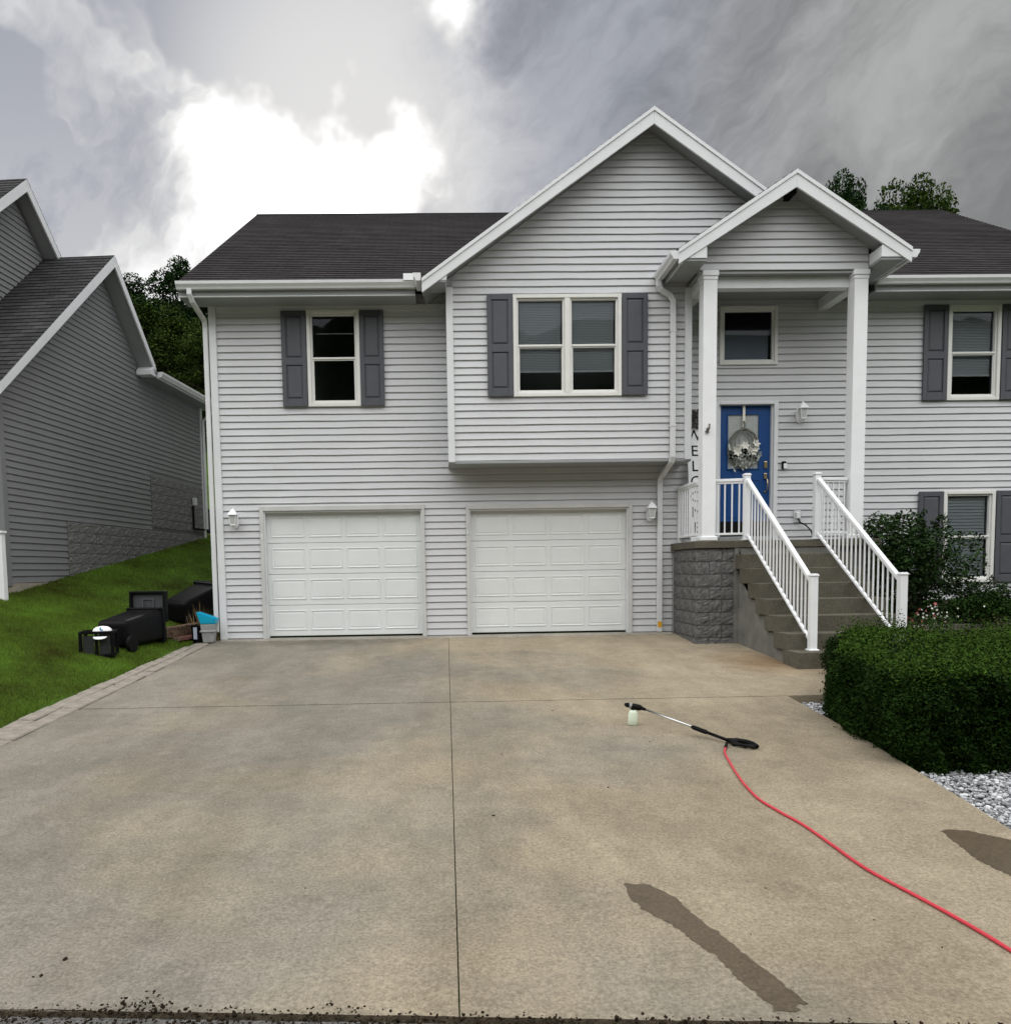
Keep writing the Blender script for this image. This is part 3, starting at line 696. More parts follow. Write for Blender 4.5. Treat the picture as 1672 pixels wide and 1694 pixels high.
# ---- windows
def blind(parent, x0, x1, z0, z1, y, pitch=.026, mat=None):
    v = []; f = []; n = int((z1-z0)/pitch)
    for k in range(n):
        z = z0+k*pitch; a = len(v)
        v += [(x0, y-.008, z), (x1, y-.008, z), (x1, y+.006, z+pitch*.93), (x0, y+.006, z+pitch*.93)]; f.append((a, a+1, a+2, a+3))
    MB().add(v, f).box(x0, x1, y-.014, y+.010, z0-.022, z0-.001).box(x0, x1, y-.012, y+.014, z1-.03, z1+.012).build('blind', mat or MAT_BLIND, parent)
def sash_unit(w, x0, x1, z0, z1, Y, blind_to=None, split=True, pitch=.026):
    ring(x0, x1, z0, z1, .030, Y-.004, Y+.075).build('sash_frame', MAT_CREAM, w, .004)
    zm = (z0+z1)/2+.005; a, b = x0+.03, x1-.03
    if split:
        box('meeting_rail', MAT_CREAM, w, a, b, Y-.006, Y+.045, zm-.017, zm+.017, .004)
        ring(a, b, z0+.03, zm-.017, .018, Y+.012, Y+.040).build('lower_sash', MAT_CREAM, w)
        box('pane', MAT_GLASS, w, a, b, Y+.050, Y+.054, zm+.017, z1-.03); box('pane', MAT_GLASS, w, a+.018, b-.018, Y+.024, Y+.028, z0+.048, zm-.017)
    else: box('pane', MAT_GLASS, w, a, b, Y+.030, Y+.034, z0+.03, z1-.03)
    if blind_to is not None: blind(w, a+.02, b-.02, blind_to, z1-.06, Y+.088, pitch)
def window(x0, x1, z0, z1, Y, parent, units=1, blind_to=None, split=True, pitch=.026, mull=.088):
    t = .058
    w = ring(x0, x1, z0, z1, t, Y-.036, Y+.02).build('window', MAT_CREAM, parent, .007, seg=2)
    if units == 1: sash_unit(w, x0+t, x1-t, z0+t, z1-t, Y, blind_to, split, pitch)
    else:
        c = (x0+x1)/2
        box('mullion', MAT_CREAM, w, c-mull/2, c+mull/2, Y-.034, Y+.07, z0+t, z1-t, .008)
        sash_unit(w, x0+t, c-mull/2, z0+t, z1-t, Y, blind_to, split, pitch); sash_unit(w, c+mull/2, x1-t, z0+t, z1-t, Y, blind_to, split, pitch)
    return w
def shutter(x0, x1, z0, z1, Y, parent):
    s = ring(x0, x1, z0, z1, .072, Y-.052, Y-.018, .085, .125).box(x0+.07, x1-.07, Y-.052, Y-.018, z0+(z1-z0)*.435, z0+(z1-z0)*.51).box(x0+.02, x1-.02, Y-.032, Y-.017, z0+.02, z1-.02)
    o = s.build('shutter', MAT_SHUT, parent, .003)
    for a, b in ((z0+.125, z0+(z1-z0)*.435), (z0+(z1-z0)*.51, z1-.085)):
        i = .085; j = .014
        v = []
        for xx0, xx1, zz0, zz1, yy in ((x0+i, x1-i, a+j, b-j, Y-.034), (x0+i+.022, x1-i-.022, a+j+.022, b-j-.022, Y-.047)):
            v += [(xx0, yy, zz0), (xx1, yy, zz0), (xx1, yy, zz1), (xx0, yy, zz1)]
        MB().add(v, [(4, 5, 6, 7), (0, 1, 5, 4), (1, 2, 6, 5), (2, 3, 7, 6), (3, 0, 4, 7), (3, 2, 1, 0)]).build('raised_panel', MAT_SHUT, o)
    return o
w1 = window(*WIN1, 0, house)
box('curtain_rod', MAT_BLIND, w1, -2.15, -1.53, .16, .175, 5.15, 5.165)
window(*WIN2, -.60, house, 2, blind_to=4.33)
w3 = window(*EWIN, 0, house, split=False)
box('reflection_panel', M('reflected_sky_grey', (.40, .43, .50), .8), w3, 4.78, 5.53, .10, .106, 4.60, 5.135)  # added panel, its blue-grey standing in for sky mirrored in the lower glass
window(*RWIN, 0, house, blind_to=4.34); window(*RLOW, 0, house, blind_to=.90, pitch=.055)
shutter(-2.700, -2.290, 3.912, 5.478, 0, house); shutter(-1.398, -1.000, 3.912, 5.478, 0, house)
shutter(.700, 1.108, 3.912, 5.512, -.60, house); shutter(2.868, 3.278, 3.912, 5.512, -.60, house)
shutter(8.135, 8.550, 3.900, 5.485, 0, house); shutter(9.480, 9.895, 3.900, 5.485, 0, house)
shutter(8.125, 8.555, .785, 2.358, 0, house); shutter(9.482, 9.900, .785, 2.358, 0, house)

# ---- garage doors
def garage_door(x0, x1, z1, tx0, tx1, tz):
    Y = .10
    d = box('garage_door', MAT_GDOOR, house, x0, x1, Y+.03, Y+.055, .018, z1)
    H = (z1-.05)/4
    for k in range(4):
        za = .045+k*H; zb = za+H-.006
        v = MB().box(x0+.004, x1-.004, Y, Y+.03, za, zb); v.build('door_section', MAT_GDOOR, d, .006, seg=2)
        W = (x1-x0-.12)/4
        for i in range(4):
            a = x0+.06+i*W+.035; b = a+W-.07; c = za+.095; e = zb-.085
            q = []
            for ins, yy in ((0, Y+.004), (.006, Y-.009), (.018, Y-.008), (.032, Y+.006), (.050, Y-.004)):
                q += [(a+ins, yy, c+ins), (b-ins, yy, c+ins), (b-ins, yy, e-ins), (a+ins, yy, e-ins)]
            f = [(16, 17, 18, 19)]
            for r in range(4): f += [(r*4+t, r*4+(t+1) % 4, r*4+4+(t+1) % 4, r*4+4+t) for t in range(4)]
            MB().add(q, f).build('raised_panel', MAT_GDOOR, d)
    box('bottom_seal', MAT_BLACK2, d, x0, x1, Y-.004, Y+.03, .016, .044, .004)
    tr = MB().box(tx0, x0, -.040, .015, .0, tz).box(x1, tx1, -.040, .015, .0, tz).box(x0, x1, -.040, .015, z1, tz)
    tr.build('garage_trim', M('garage_surround', (.55, .55, .535), .5, .35, .08, 2.5), house, .005)
    st = MB().box(x0-.001, x0+.022, -.010, Y-.002, .016, z1-.001).box(x1-.022, x1+.001, -.010, Y-.002, .016, z1-.001).box(x0+.022, x1-.022, -.010, Y-.002, z1-.024, z1+.001)
    st.build('door_stop', MAT_WHITE, d)
    return d
g1 = garage_door(G1[0], G1[1], G1[2], *T1); g2 = garage_door(G2[0], G2[1], G2[2], *T2)
box('keypad', MAT_BLIND, g1, -3.142, -3.118, -.048, -.041, 1.70, 1.80, .002); box('keypad', MAT_BLIND, g2, .345, .372, -.052, -.041, 1.74, 1.80, .002)

# ---- front door
dr = holed('front_door', MAT_DOOR, house, 4.70, 5.575, 1.64, 3.860, .075, .115, [(4.845, 5.375, 2.80, 3.715)])
MB().box(DOOR[0], 4.66, -.036, .06, 1.54, DOOR[3]).box(5.60, DOOR[1], -.036, .06, 1.54, DOOR[3]).box(4.66, 5.60, -.036, .06, 3.868, DOOR[3]).build('door_frame', MAT_WHITE, dr, .006)
MB().box(4.661, 4.70, .02, .12, 1.54, 3.867).box(5.576, 5.60, .02, .12, 1.54, 3.867).build('door_jamb', MAT_WHITE, dr)
ring(4.825, 5.395, 2.78, 3.735, .022, .060, .074).build('glass_moulding', MAT_DOOR, dr, .004)
box('door_glass', M('obscure_glass', (.40, .425, .41), .35, .5, .1, 12), dr, 4.846, 5.374, .088, .096, 2.801, 3.714)
ring(4.85, 5.42, 1.96, 2.62, .03, .066, .0745).build('door_moulding', MAT_DOOR, dr, .004)
box('kick_plate', MAT_BLACK2, dr, 4.705, 5.57, .062, .0745, 1.645, 1.90)
box('threshold', MAT_GREYP, dr, 4.66, 5.60, -.06, .13, 1.535, 1.635, .006)
box('deadbolt', MAT_BRASS, dr, 5.468, 5.528, .045, .0745, 2.80, 2.92, .012, seg=2)
hs = box('handle_set', MAT_BRASS, dr, 5.470, 5.525, .050, .0745, 2.62, 2.72, .012, seg=2)
MB().tube([(5.498, .05, 2.64), (5.510, .005, 2.60), (5.512, -.005, 2.52), (5.508, .005, 2.44), (5.498, .05, 2.40)], .010, 8).lathe([(.018, 0), (.018, .02)], 10, Matrix.Translation((5.498, .07, 2.40)) @ Matrix.Rotation(math.pi/2, 4, 'X')).build('pull_grip', MAT_BRASS, hs, smooth=True)

# ------------------------------------------------------------------ front steps and porch base
steps = empty('front_steps', (5.3, -2.3, -.2), 'grey concrete stairs rising to the porch over a split-face block base', 'steps')
SX0, SX1, R_, T_ = 4.50, 6.18, .2175, .315
box('landing_slab', MAT_STEP, steps, 3.84, 6.78, -1.29, -.02, 1.415, 1.53, .008)
for k in range(7):
    z = 1.53-R_*(k+1); yf = -1.25-T_*(k+1)
    b = MB().box(SX0+rnd.uniform(-.006, .006), SX1, yf, yf+T_+.13, z-R_-.012 if k < 6 else -.30, z)
    b.build('step', MAT_STEP, steps, .010, seg=2)
poly = [(-1.27, 1.41)]
for k in range(7):
    z = 1.53-R_*(k+1); yf = -1.25-T_*(k+1); poly += [(yf+T_+.09, z-R_-.03), (yf+.09, z-R_-.03)] if k < 6 else []
poly += [(-3.2, -.35), (-1.27, -.35)]
MB().prism(poly, 'x', SX0+.055, SX1-.05).build('stair_cheek', MAT_PARGE, steps)
box('stair_pilaster', MAT_PARGE, steps, 4.487, 4.62, -1.275, -1.19, -.3, 1.414)
core = MB().box(3.935, 6.70, -1.20, -.03, -.3, 1.414).build('block_base', MAT_MORTAR, steps)
def split_block(wid, hgt, dep, seed, name='block'):
    """block with a rough broken front (front faces -y, x along, centred)"""
    nx, nz = max(3, int(wid/.045)), 6; v = []; f = []
    for j in range(nz+1):
        for i in range(nx+1):
            x = wid*(i/nx-.5); z = hgt*(j/nz-.5); e = min(i, nx-i, j, nz-j)
            d = 0 if e == 0 else .006+.014*mnoise.noise(Vector((x*9+seed*3.1, z*11, seed)))+.016*mnoise.noise(Vector((x*30, z*30, seed+9)))
            v.append((x, -dep/2-d, z))
    w = nx+1
    for j in range(nz):
        for i in range(nx): f.append((j*w+i, j*w+i+1, (j+1)*w+i+1, (j+1)*w+i))
    rim = [i for i in range(w)]+[j*w+nx for j in range(1, nz+1)]+[nz*w+i for i in range(nx-1, -1, -1)]+[j*w for j in range(nz-1, 0, -1)]
    o = len(v); v += [(v[i][0], dep/2, v[i][2]) for i in rim]
    f += [(rim[(i+1) % len(rim)], rim[i], o+i, o+(i+1) % len(rim)) for i in range(len(rim))]
    return MB().add(v, f).mesh(name)
BLK = [split_block(.392, .192, .10, s) for s in range(6)]; BLKH = [split_block(.192, .192, .10, s+20) for s in range(4)]
for me in BLK+BLKH: me.materials.append(MAT_BLOCK)
def put(me, name, loc, rz, parent, sc=(1, 1, 1)):
    o = bpy.data.objects.new(name, me); COL.objects.link(o); o.parent = parent; o.matrix_parent_inverse = Matrix.Translation(-origin_of(parent))
    o.location = loc; o.rotation_euler = (0, 0, rz); o.scale = sc; return o
for r in range(8):
    z = 1.312-.2*r; half = r % 2
    xs_ = [(3.992, .192), (4.292, .392)] if half else [(4.092, .392), (4.392, .192)]
    for x, wd in xs_: put(rnd.choice(BLK if wd > .3 else BLKH), 'block', (x, -1.197, z), 0, core)
    ys_ = [(-1.055, .392), (-.655, .392), (-.255, .392)] if half else [(-1.155, .192), (-.855, .392), (-.455, .392), (-.155, .192)]
    for y, wd in ys_: put(rnd.choice(BLK if wd > .3 else BLKH), 'block', (3.932, y, z), -math.pi/2, core)

# ------------------------------------------------------------------ white railings
def post(parent, x, y, z0, z1, w=.092):
    p = box('newel_post', MAT_WHITE2, parent, x-w/2, x+w/2, y-w/2, y+w/2, z0, z1-.03, .006, seg=2)
    MB().box(x-w/2-.010, x+w/2+.010, y-w/2-.010, y+w/2+.010, z1-.035, z1-.012).prism([(x-w/2, y-w/2), (x+w/2, y-w/2), (x+w/2, y+w/2), (x-w/2, y+w/2)], 'z', z1-.012, z1).build('post_cap', MAT_WHITE2, p, .006)
    box('post_base', MAT_WHITE2, p, x-w/2-.018, x+w/2+.018, y-w/2-.018, y+w/2+.018, z0, z0+.022, .004); return p
def panel(parent, a, b, zt0, zt1, zb0, zb1, n, bw=.020):
    """top rail, bottom rail and balusters between plan points a and b"""
    A = lambda t, z: Vector((a[0]+(b[0]-a[0])*t, a[1]+(b[1]-a[1])*t, z))
    MB().beam(A(0, zt0), A(1, zt1), .062, .046).build('top_rail', MAT_WHITE2, parent, .008, seg=2)
    MB().beam(A(0, zt0-.040), A(1, zt1-.040), .036, .032).build('rail_channel', MAT_WHITE2, parent, .004)
    MB().beam(A(0, zb0), A(1, zb1), .042, .036).build('bottom_rail', MAT_WHITE2, parent, .005)
    for k in range(n):
        t = (k+.5)/n; p = A(t, zb0+(zb1-zb0)*t); q = A(t, zt0+(zt1-zt0)*t-.045)
        box('baluster', MAT_WHITE2, parent, p.x-bw/2, p.x+bw/2, p.y-bw/2, p.y+bw/2, p.z, q.z, .002)
zb_ = 1.53-R_*7
def stair_rail(xt, xb, label):
    r = empty('stair_railing', (xt, -2.2, .5), label, 'railing', 'white stair railings')
    yb = -3.275
    post(r, xt, -1.235, 1.531, 2.565); post(r, xb, yb, zb_+.001, 1.02)
    panel(r, (xt, -1.285), (xb, yb+.048), 2.46, .93, 1.62, .135, 19); return r
stair_rail(4.675, 4.775, 'white sloping stair railing on the left, nearer the garage doors')
stair_rail(5.78, 5.955, 'white sloping stair railing on the right, beside the leafy shrub')
for a, b, n, lab in (((4.205, -1.12), (4.63, -1.20), 4, 'short level white railing in front of the blue door'), ((5.83, -1.20), (6.31, -1.12), 5, 'short level white railing joined to the right porch column'),
                     ((3.985, -1.0), (3.985, -.03), 8, 'level white railing along the porch side by the downspout')):
    r = empty('porch_railing', ((a[0]+b[0])/2, (a[1]+b[1])/2, 1.53), lab, 'railing', 'level porch railings')
    panel(r, a, b, 2.47, 2.47, 1.635, 1.635, n)
    if a[0] < 4: box('end_post', MAT_WHITE2, r, 3.955, 4.015, -.075, -.016, 1.53, 2.5)

# ------------------------------------------------------------------ wall lanterns, outlet, bell
def lantern(x, z, label, s=1.):
    l = empty('wall_lantern', (x, -.02, z), label, 'lamp', 'white wall lanterns'); Y = -.02
    MB().lathe([(.062*s, 0), (.062*s, .012), (.04*s, .022)], 20, Matrix.Translation((x, Y, z-.02)) @ Matrix.Diagonal((1, 1, 1.9, 1)) @ Matrix.Rotation(math.pi/2, 4, 'X')).build('backplate', MAT_WHITE2, l, smooth=False)
    MB().tube([(x, Y-.015, z-.09*s), (x, Y-.07, z-.13*s), (x, Y-.13, z-.11*s), (x, Y-.13, z-.07*s)], .012, 8).build('arm', MAT_WHITE2, l, smooth=True)
    c = Matrix.Translation((x, Y-.13, z)) @ Matrix.Rotation(math.pi/4, 4, 'Z')
    MB().lathe([(.052*s, -.075*s), (.078*s, .085*s)], 4, c).build('glass_body', MAT_LAMPGLASS, l)
    fr = MB()
    for k in range(4):
        a = math.pi/2*k
        fr.tube([c @ Vector((.054*s*math.cos(a), .054*s*math.sin(a), -.08*s)), c @ Vector((.080*s*math.cos(a), .080*s*math.sin(a), .088*s))], .006, 5)
    fr.build('frame', MAT_WHITE2, l)
    MB().lathe([(.012*s, -.115*s), (.062*s, -.088*s), (.060*s, -.073*s)], 4, c).build('base_plate', MAT_WHITE2, l)
    MB().lathe([(.108*s, .082*s), (.104*s, .095*s), (.030*s, .175*s), (.010*s, .185*s), (.014*s, .20*s), (.002*s, .21*s)], 4, c).build('cap', MAT_WHITE2, l)
lantern(-3.575, 2.03, 'white wall lantern left of the left garage door')
lantern(3.475, 2.05, 'white wall lantern between the right garage door and the downspout')
lantern(6.035, 3.68, 'white wall lantern right of the blue front door')
bell = empty('door_bell', (5.79, -.02, 2.83), 'small white and black box on the siding beside the blue door', 'doorbell')
box('mount', MAT_BLACK, bell, 5.745, 5.815, -.040, -.003, 2.775, 2.905, .006); box('face', MAT_WHITE2, bell, 5.765, 5.825, -.062, -.041, 2.775, 2.865, .006)
ol = empty('outdoor_outlet', (6.03, -.02, 1.99), 'weatherproof outlet low on the wall behind the right stair rail', 'outlet')
box('backplate', MAT_SIDING, ol, 5.965, 6.095, -.026, -.003, 1.86, 2.07, .01); box('cover', MAT_WHITE2, ol, 6.0, 6.06, -.07, -.027, 1.93, 2.04, .008)
MB().tube([(6.03, -.05, 1.93), (6.05, -.08, 1.86), (6.15, -.06, 1.82), (6.24, -.08, 1.72), (6.30, -.07, 1.55)], .012, 6).build('plug_cord', MAT_BLACK2, ol, smooth=True)

# ------------------------------------------------------------------ door wreath, welcome sign, column hook
wr = empty('door_wreath', (5.11, .03, 3.2), 'pumpkin-shaped grapevine wreath with cream flowers hanging on the blue door', 'wreath')
cx, cz = 5.105, 3.14
for k, (rx, dy) in enumerate(((.255, .0), (.235, .015), (.165, .03), (.09, .04), (.262, -.012), (.20, .02))):
    pts = [(cx+rx*math.cos(t)*(1+.05*math.sin(3*t+k)), .045-dy*.5-.004*k, cz+.315*math.copysign(abs(math.sin(t))**.75, math.sin(t))*(1-.08*abs(math.cos(t))**2)*(.96+.02*k)) for t in [2*math.pi*i/36 for i in range(36)]]
    MB().tube(pts, .0075+.001*(k % 3), 5, closed=True).build('vine_hoop', MAT_VINE, wr)
MB().tube([(cx, .04, cz+.32), (cx+.012, .03, cz+.40), (cx-.006, .03, cz+.46)], .018, 7).build('stem', MAT_VINE, wr)
MB().box(cx-.022, cx+.022, .030, .034, cz+.36, 3.862).build('ribbon', MAT_PETAL, wr)
def blob_cards(centers, size, mat, name, parent, cup=.35, n=6, rs=3):
    r = random.Random(rs); m = MB()
    for c in centers:
        s = size*r.uniform(.7, 1.2); q = Matrix.Translation(c) @ Matrix.Rotation(r.uniform(0, 6.3), 4, 'Y') @ Matrix.Rotation(r.uniform(-.6, .6), 4, 'X')
        for k in range(n):
            a = 2*math.pi*k/n; R = Matrix.Rotation(a, 4, 'Y')
            m.add([q @ R @ Vector(p) for p in ((0, 0, 0), (s*.30, -s*cup*.5, s*.55), (0, -s*cup, s), (-s*.30, -s*cup*.5, s*.55))], [(0, 1, 2, 3)])
    return m.build(name, mat, parent)
r9 = random.Random(4)
tag_stuff = lambda o: tag(o, kind='stuff')
tag_stuff(blob_cards([(cx+r9.uniform(-.20, .24), .015+r9.uniform(-.02, .01), cz-.03+.12*(abs(i-6)/8)**2+r9.uniform(-.07, .05)) for i in range(13)], .075, MAT_PETAL, 'flower_spray', wr))
tag_stuff(blob_cards([(cx+r9.uniform(-.19, .19), .02, cz-.24+r9.uniform(-.10, .12)) for i in range(9)], .08, MAT_SAGE, 'burlap_leaves', wr, n=3, rs=18))
tag_stuff(blob_cards([(cx+r9.uniform(-.26, .26), .025+r9.uniform(-.01, .012), cz-.04+r9.uniform(-.11, .10)) for i in range(16)], .065, MAT_SAGE, 'leaf_spray', wr, n=3, rs=8))
tag_stuff(blob_cards([(cx+r9.uniform(-.24, .20), .03, cz-.08+r9.uniform(-.08, .06)) for i in range(26)], .06, MAT_CORE, 'dark_leaf_spray', wr, n=3, rs=9))
sg = empty('welcome_sign', (4.21, -.16, 1.53), 'tall white porch board with WELCOME in black letters down it', 'sign')
sgm = MB().box(4.085, 4.345, -.012, .012, 0, 1.99).xf(Matrix.Translation((0, -.34, 1.532)) @ Matrix.Rotation(math.radians(-8), 4, 'X'))
sgm.build('board', MAT_WHITE2, sg, .004)
def letters(txt, cx, top, stepz, size, base, parent, mat):
    for i, ch in enumerate(txt):
        cu = bpy.data.curves.new('letter', 'FONT'); cu.body = ch; cu.size = size; cu.align_x = 'CENTER'; cu.extrude = .002
        to = bpy.data.objects.new('letter', cu); COL.objects.link(to)
        me = bpy.data.meshes.new_from_object(to.evaluated_get(bpy.context.evaluated_depsgraph_get())); bpy.data.objects.remove(to)
        me.transform(base @ Matrix.Translation((cx, -.0145, top-i*stepz)) @ Matrix.Rotation(math.pi/2, 4, 'X')); me.materials.clear()
        link_mesh('letter', me, mat, parent)
letters('WELCOME', 4.205, 1.74, .262, .26, Matrix.Translation((0, -.34, 1.532)) @ Matrix.Rotation(math.radians(-8), 4, 'X'), sg, MAT_BLACK2)
blob_cards([(4.19+r9.uniform(-.07, .07), -.10+r9.uniform(-.04, .02), 3.60+r9.uniform(-.10, .12)) for i in range(18)], .08, M('dark_bow', (.06, .055, .055), .8), 'bow', sg, n=4, rs=12)
hk = empty('column_hook', (4.06, -1.23, 3.27), 'small rusty hook and tag on the left porch column', 'hook')
MB().tube([(4.085, -1.217, 3.33), (4.085, -1.245, 3.32), (4.075, -1.26, 3.26), (4.055, -1.245, 3.22), (4.045, -1.225, 3.24)], .010, 6).build('hook_bracket', M('rust', (.10, .06, .04), .9), hk, smooth=True)
blob_cards([(4.055, -1.235, 3.25), (4.05, -1.235, 3.21)], .04, MAT_VINE, 'dried_sprig', hk)

# ------------------------------------------------------------------ neighbouring house
NO = Vector((-7.3, -.4, 0)); eu = Vector((.0827, .9966, 0)); en = Vector((.9966, -.0827, 0))
NM = Matrix(((eu.x, -en.x, 0, NO.x), (eu.y, -en.y, 0, NO.y), (0, 0, 1, 0), (0, 0, 0, 1)))       # local x along wall, -y outward
nb = empty('neighbouring_house', NO+Vector((0, 4, 1)), 'dark grey sided neighbouring house on the left with white gable trim', 'house')
def nbox(name, mat, x0, x1, y0, y1, z0, z1, bevel=0., parent=None):
    return MB().box(x0, x1, y0, y1, z0, z1).xf(NM).build(name, mat, parent or nb, bevel)
U0, U1, UA = .10, 8.55, 3.52
ZA = 7.36
wl = lambda u: ZA-.89*(UA-u) if u < UA else max(ZA-1.03*(u-UA), 5.60)
MB().prism([(U0, .5), (U1, .5), (U1, 5.6), (5.23, 5.6), (UA, ZA), (U0, wl(U0))], 'y', .012, .16).xf(NM).build('side_wall', MAT_SIDING_N, nb)
nwall = nbox('front_wall', MAT_SIDING_N, U0, U0+.15, .17, 7.0, .5, 4.2)
def n_lim(z):
    a = U0+.10; b = U1-.10
    if z > wl(U0): a = max(a, UA-(ZA-z)/.89)
    if z > 5.6: b = UA+(ZA-z)/1.03
    if z < 2.165: b = 1.92
    elif z < 3.44: b = 5.42
    return (a, b) if b > a+.05 else None
side_wall(nwall, MAT_SIDING_N, n_lim, 1.03, 7.30, [], NM @ Matrix.Translation((0, .012, 0)), 21)
nbox('corner_board', MAT_SIDING_N, U0-.03, U0+.10, -.03, .14, .98, 4.35, .006); nbox('corner_board', MAT_WHITE, U1-.10, U1+.02, -.03, .14, 2.0, 5.6, .006)
nbox('foundation', M('foundation_concrete', (.30, .27, .22), .9, .2, .25, 5, .4, 40), U0+.02, 1.95, -.012, .20, .2, 1.028)
fb = MB().box(1.925, U1-.02, -.004, .15, .2, 2.155).box(5.425, U1-.02, -.0045, .15, 2.156, 3.43).xf(NM).build('block_wall', MAT_MORTAR, nb)
NB = [split_block(.392, .192, .06, s+40) for s in range(5)]
for me in NB: me.materials.append(MAT_BLOCK_N)
ang = math.atan2(eu.y, eu.x)
NBH = [split_block(.192, .192, .06, s+60) for s in range(3)]
for me in NBH: me.materials.append(MAT_BLOCK_N)
for u_a, u_b, z_t, rows in ((1.925, U1-.03, 2.062, 8), (5.425, U1-.03, 3.338, 6)):
    for r in range(rows):
        z = z_t-.2*r; u = u_a; first = r % 2
        while u < u_b-.1:
            wd = .2 if first or u+.4 > u_b else .4; first = 0; uc = u+wd/2; u += wd
            if z > float(lawn_z(NO.x+eu.x*uc, NO.y+eu.y*uc))-.12:
                put(rnd.choice(NBH if wd < .3 else NB), 'block', NM @ Vector((uc, .020, z)), ang, fb)
# roof of the lower wing
def n_roof(name, prof, y0, y1, mat, bevel=0):
    return MB().prism(prof, 'y', y0, y1).xf(NM).build(name, mat, nb, bevel)
def n_slope(p, q, y0, y1, mat, name='wing_roof'):
    e = NM @ Vector((p[0], y0, p[1])); a = (NM @ Vector((p[0], y1, p[1])))-e; u = (NM @ Vector((q[0], y0, q[1])))-e
    return shingle_roof(name, e, a, u, a.length, u.length, mat, nb, th=.12)
A_, B_, C_ = (-.34, 4.185), (UA, 7.625), (5.17, 5.86)
n_slope(A_, B_, -.36, 6, MAT_SHINGLE_N); n_slope(C_, B_, -.36, 6, MAT_SHINGLE_N)
def n_rake(ap, l, r, y, wy, d=.17):
    for s, e in ((0, l), (1, r)):
        n_roof('rake_board', [ap, e, (e[0], e[1]-d*1.05), (ap[0], ap[1]-d*1.35)], y-.012+.001*s, y+.025, MAT_WHITE, .004)
        n_roof('rake_soffit', [(ap[0], ap[1]-.16), (e[0], e[1]-.14), (e[0], e[1]-.165), (ap[0], ap[1]-.185)], y+.026, wy, MAT_SOFFIT)
n_rake((UA, 7.62), (-.34, 4.18), (5.17, 5.85), -.35, .01)
n_roof('eave_return', [(4.93, 5.60), (5.20, 5.60), (5.20, 5.80), (5.12, 5.84), (4.93, 5.70)], -.36, -.02, MAT_WHITE, .004)
nbox('rear_soffit', MAT_SOFFIT, 5.21, U1+.25, -.36, .01, 5.58, 5.605); nbox('rear_fascia', MAT_GUTTER, 5.21, U1+.25, -.385, -.361, 5.575, 5.70)
gp = NM @ Vector((5.21, -.386, 5.715)); gq = NM @ Vector((U1+.25, -.386, 5.715)); gutter(nb, gp, gq, en)
n_slope((0, 0), (0, 0), 0, 1, MAT_SHINGLE_N) if False else None
e0 = NM @ Vector((5.1, -.40, 5.72)); shingle_roof('rear_roof', e0, eu, (NM @ Vector((5.1, 3, 7.7)))-e0, 3.7, 3.9, MAT_SHINGLE_N, nb)
# tall part behind, its own gable
AU, LU, RU = (2.53, 8.70), (-1.6, 5.0), (3.66, 7.58)
MB().prism([(-.9, 4.0), (3.5, 4.0), (3.5, 7.5), (2.53, 8.44), (-.9, 5.35)], 'y', 1.112, 1.25).xf(NM).build('upper_wall', MAT_SIDING_N, nb)
def u_lim(z):
    a = 2.53-(8.44-z)/.896; b = min(2.53+(8.44-z)/.97, 3.42); return (max(a, -.85), b) if b > a else None
side_wall(nwall, MAT_SIDING_N, u_lim, 5.55, 8.40, [], NM @ Matrix.Translation((0, 1.112, 0)), 31)
n_slope(LU, AU, .79, 7, MAT_SHINGLE_N, 'upper_roof'); n_slope(RU, AU, .79, 7, MAT_SHINGLE_N, 'upper_roof')
n_rake((2.53, 8.69), (LU[0], LU[1]-.01), (RU[0], RU[1]-.01), .80, 1.11)
nds = MB().tube([NM @ Vector((U1-.02, -.42, 5.6)), NM @ Vector((U1-.02, -.30, 5.45)), NM @ Vector((U1-.02, -.06, 5.25)), NM @ Vector((U1-.02, -.06, 2.35))], .045, 4).build('downspout', MAT_GUTTER, nb)
ut = empty('utility_box', NM @ Vector((7.75, -.05, 2.8)), 'small grey meter box and conduit on the neighbour block wall', 'utility box')
MB().box(7.68, 7.80, -.12, -.035, 2.92, 3.12).xf(NM).build('meter', MAT_CLEAR, ut, .01); MB().box(7.66, 7.70, -.07, -.03, 2.30, 2.91).box(7.70, 8.4, -.07, -.03, 2.30, 2.34).xf(NM).build('conduit', MAT_BLACK2, ut)
ac = empty('air_conditioner', (-6.82, 9.1, 2.25), 'dark outdoor air conditioner unit behind the corner of the neighbouring house', 'air conditioner')
box('pad', MAT_APRON, ac, -7.35, -6.35, 8.70, 9.6, 2.1, 2.27)
MB().box(-7.2, -6.47, 8.8, 9.5, 2.27, 2.95).build('cabinet', MAT_BLACK, ac, .03)
for k in range(11): box('grille_slat', MAT_SHUT, ac, -7.17+.066*k, -7.14+.066*k, 8.775, 8.80, 2.33, 2.88)
nr = empty('neighbour_railing', NM @ Vector((-.25, .15, 1)), 'white railing end at the far left, by the neighbouring house corner', 'railing')
nbx = lambda *a: MB().box(*a).xf(NM)
nbx(-.38, -.28, -.265, -.165, .70, 1.83).build('newel_post', MAT_WHITE2, nr, .006); nbx(-.40, -.26, -.285, -.145, 1.83, 1.87).build('post_cap', MAT_WHITE2, nr, .006)
nbx(-.36, -.30, -.21, 2.2, 1.74, 1.80).build('top_rail', MAT_WHITE2, nr); nbx(-.35, -.31, -.21, 2.2, 1.02, 1.06).build('bottom_rail', MAT_WHITE2, nr)
for k in range(12): nbx(-.34, -.32, -.10+.16*k, -.08+.16*k, 1.06, 1.74).build('baluster', MAT_WHITE2, nr)

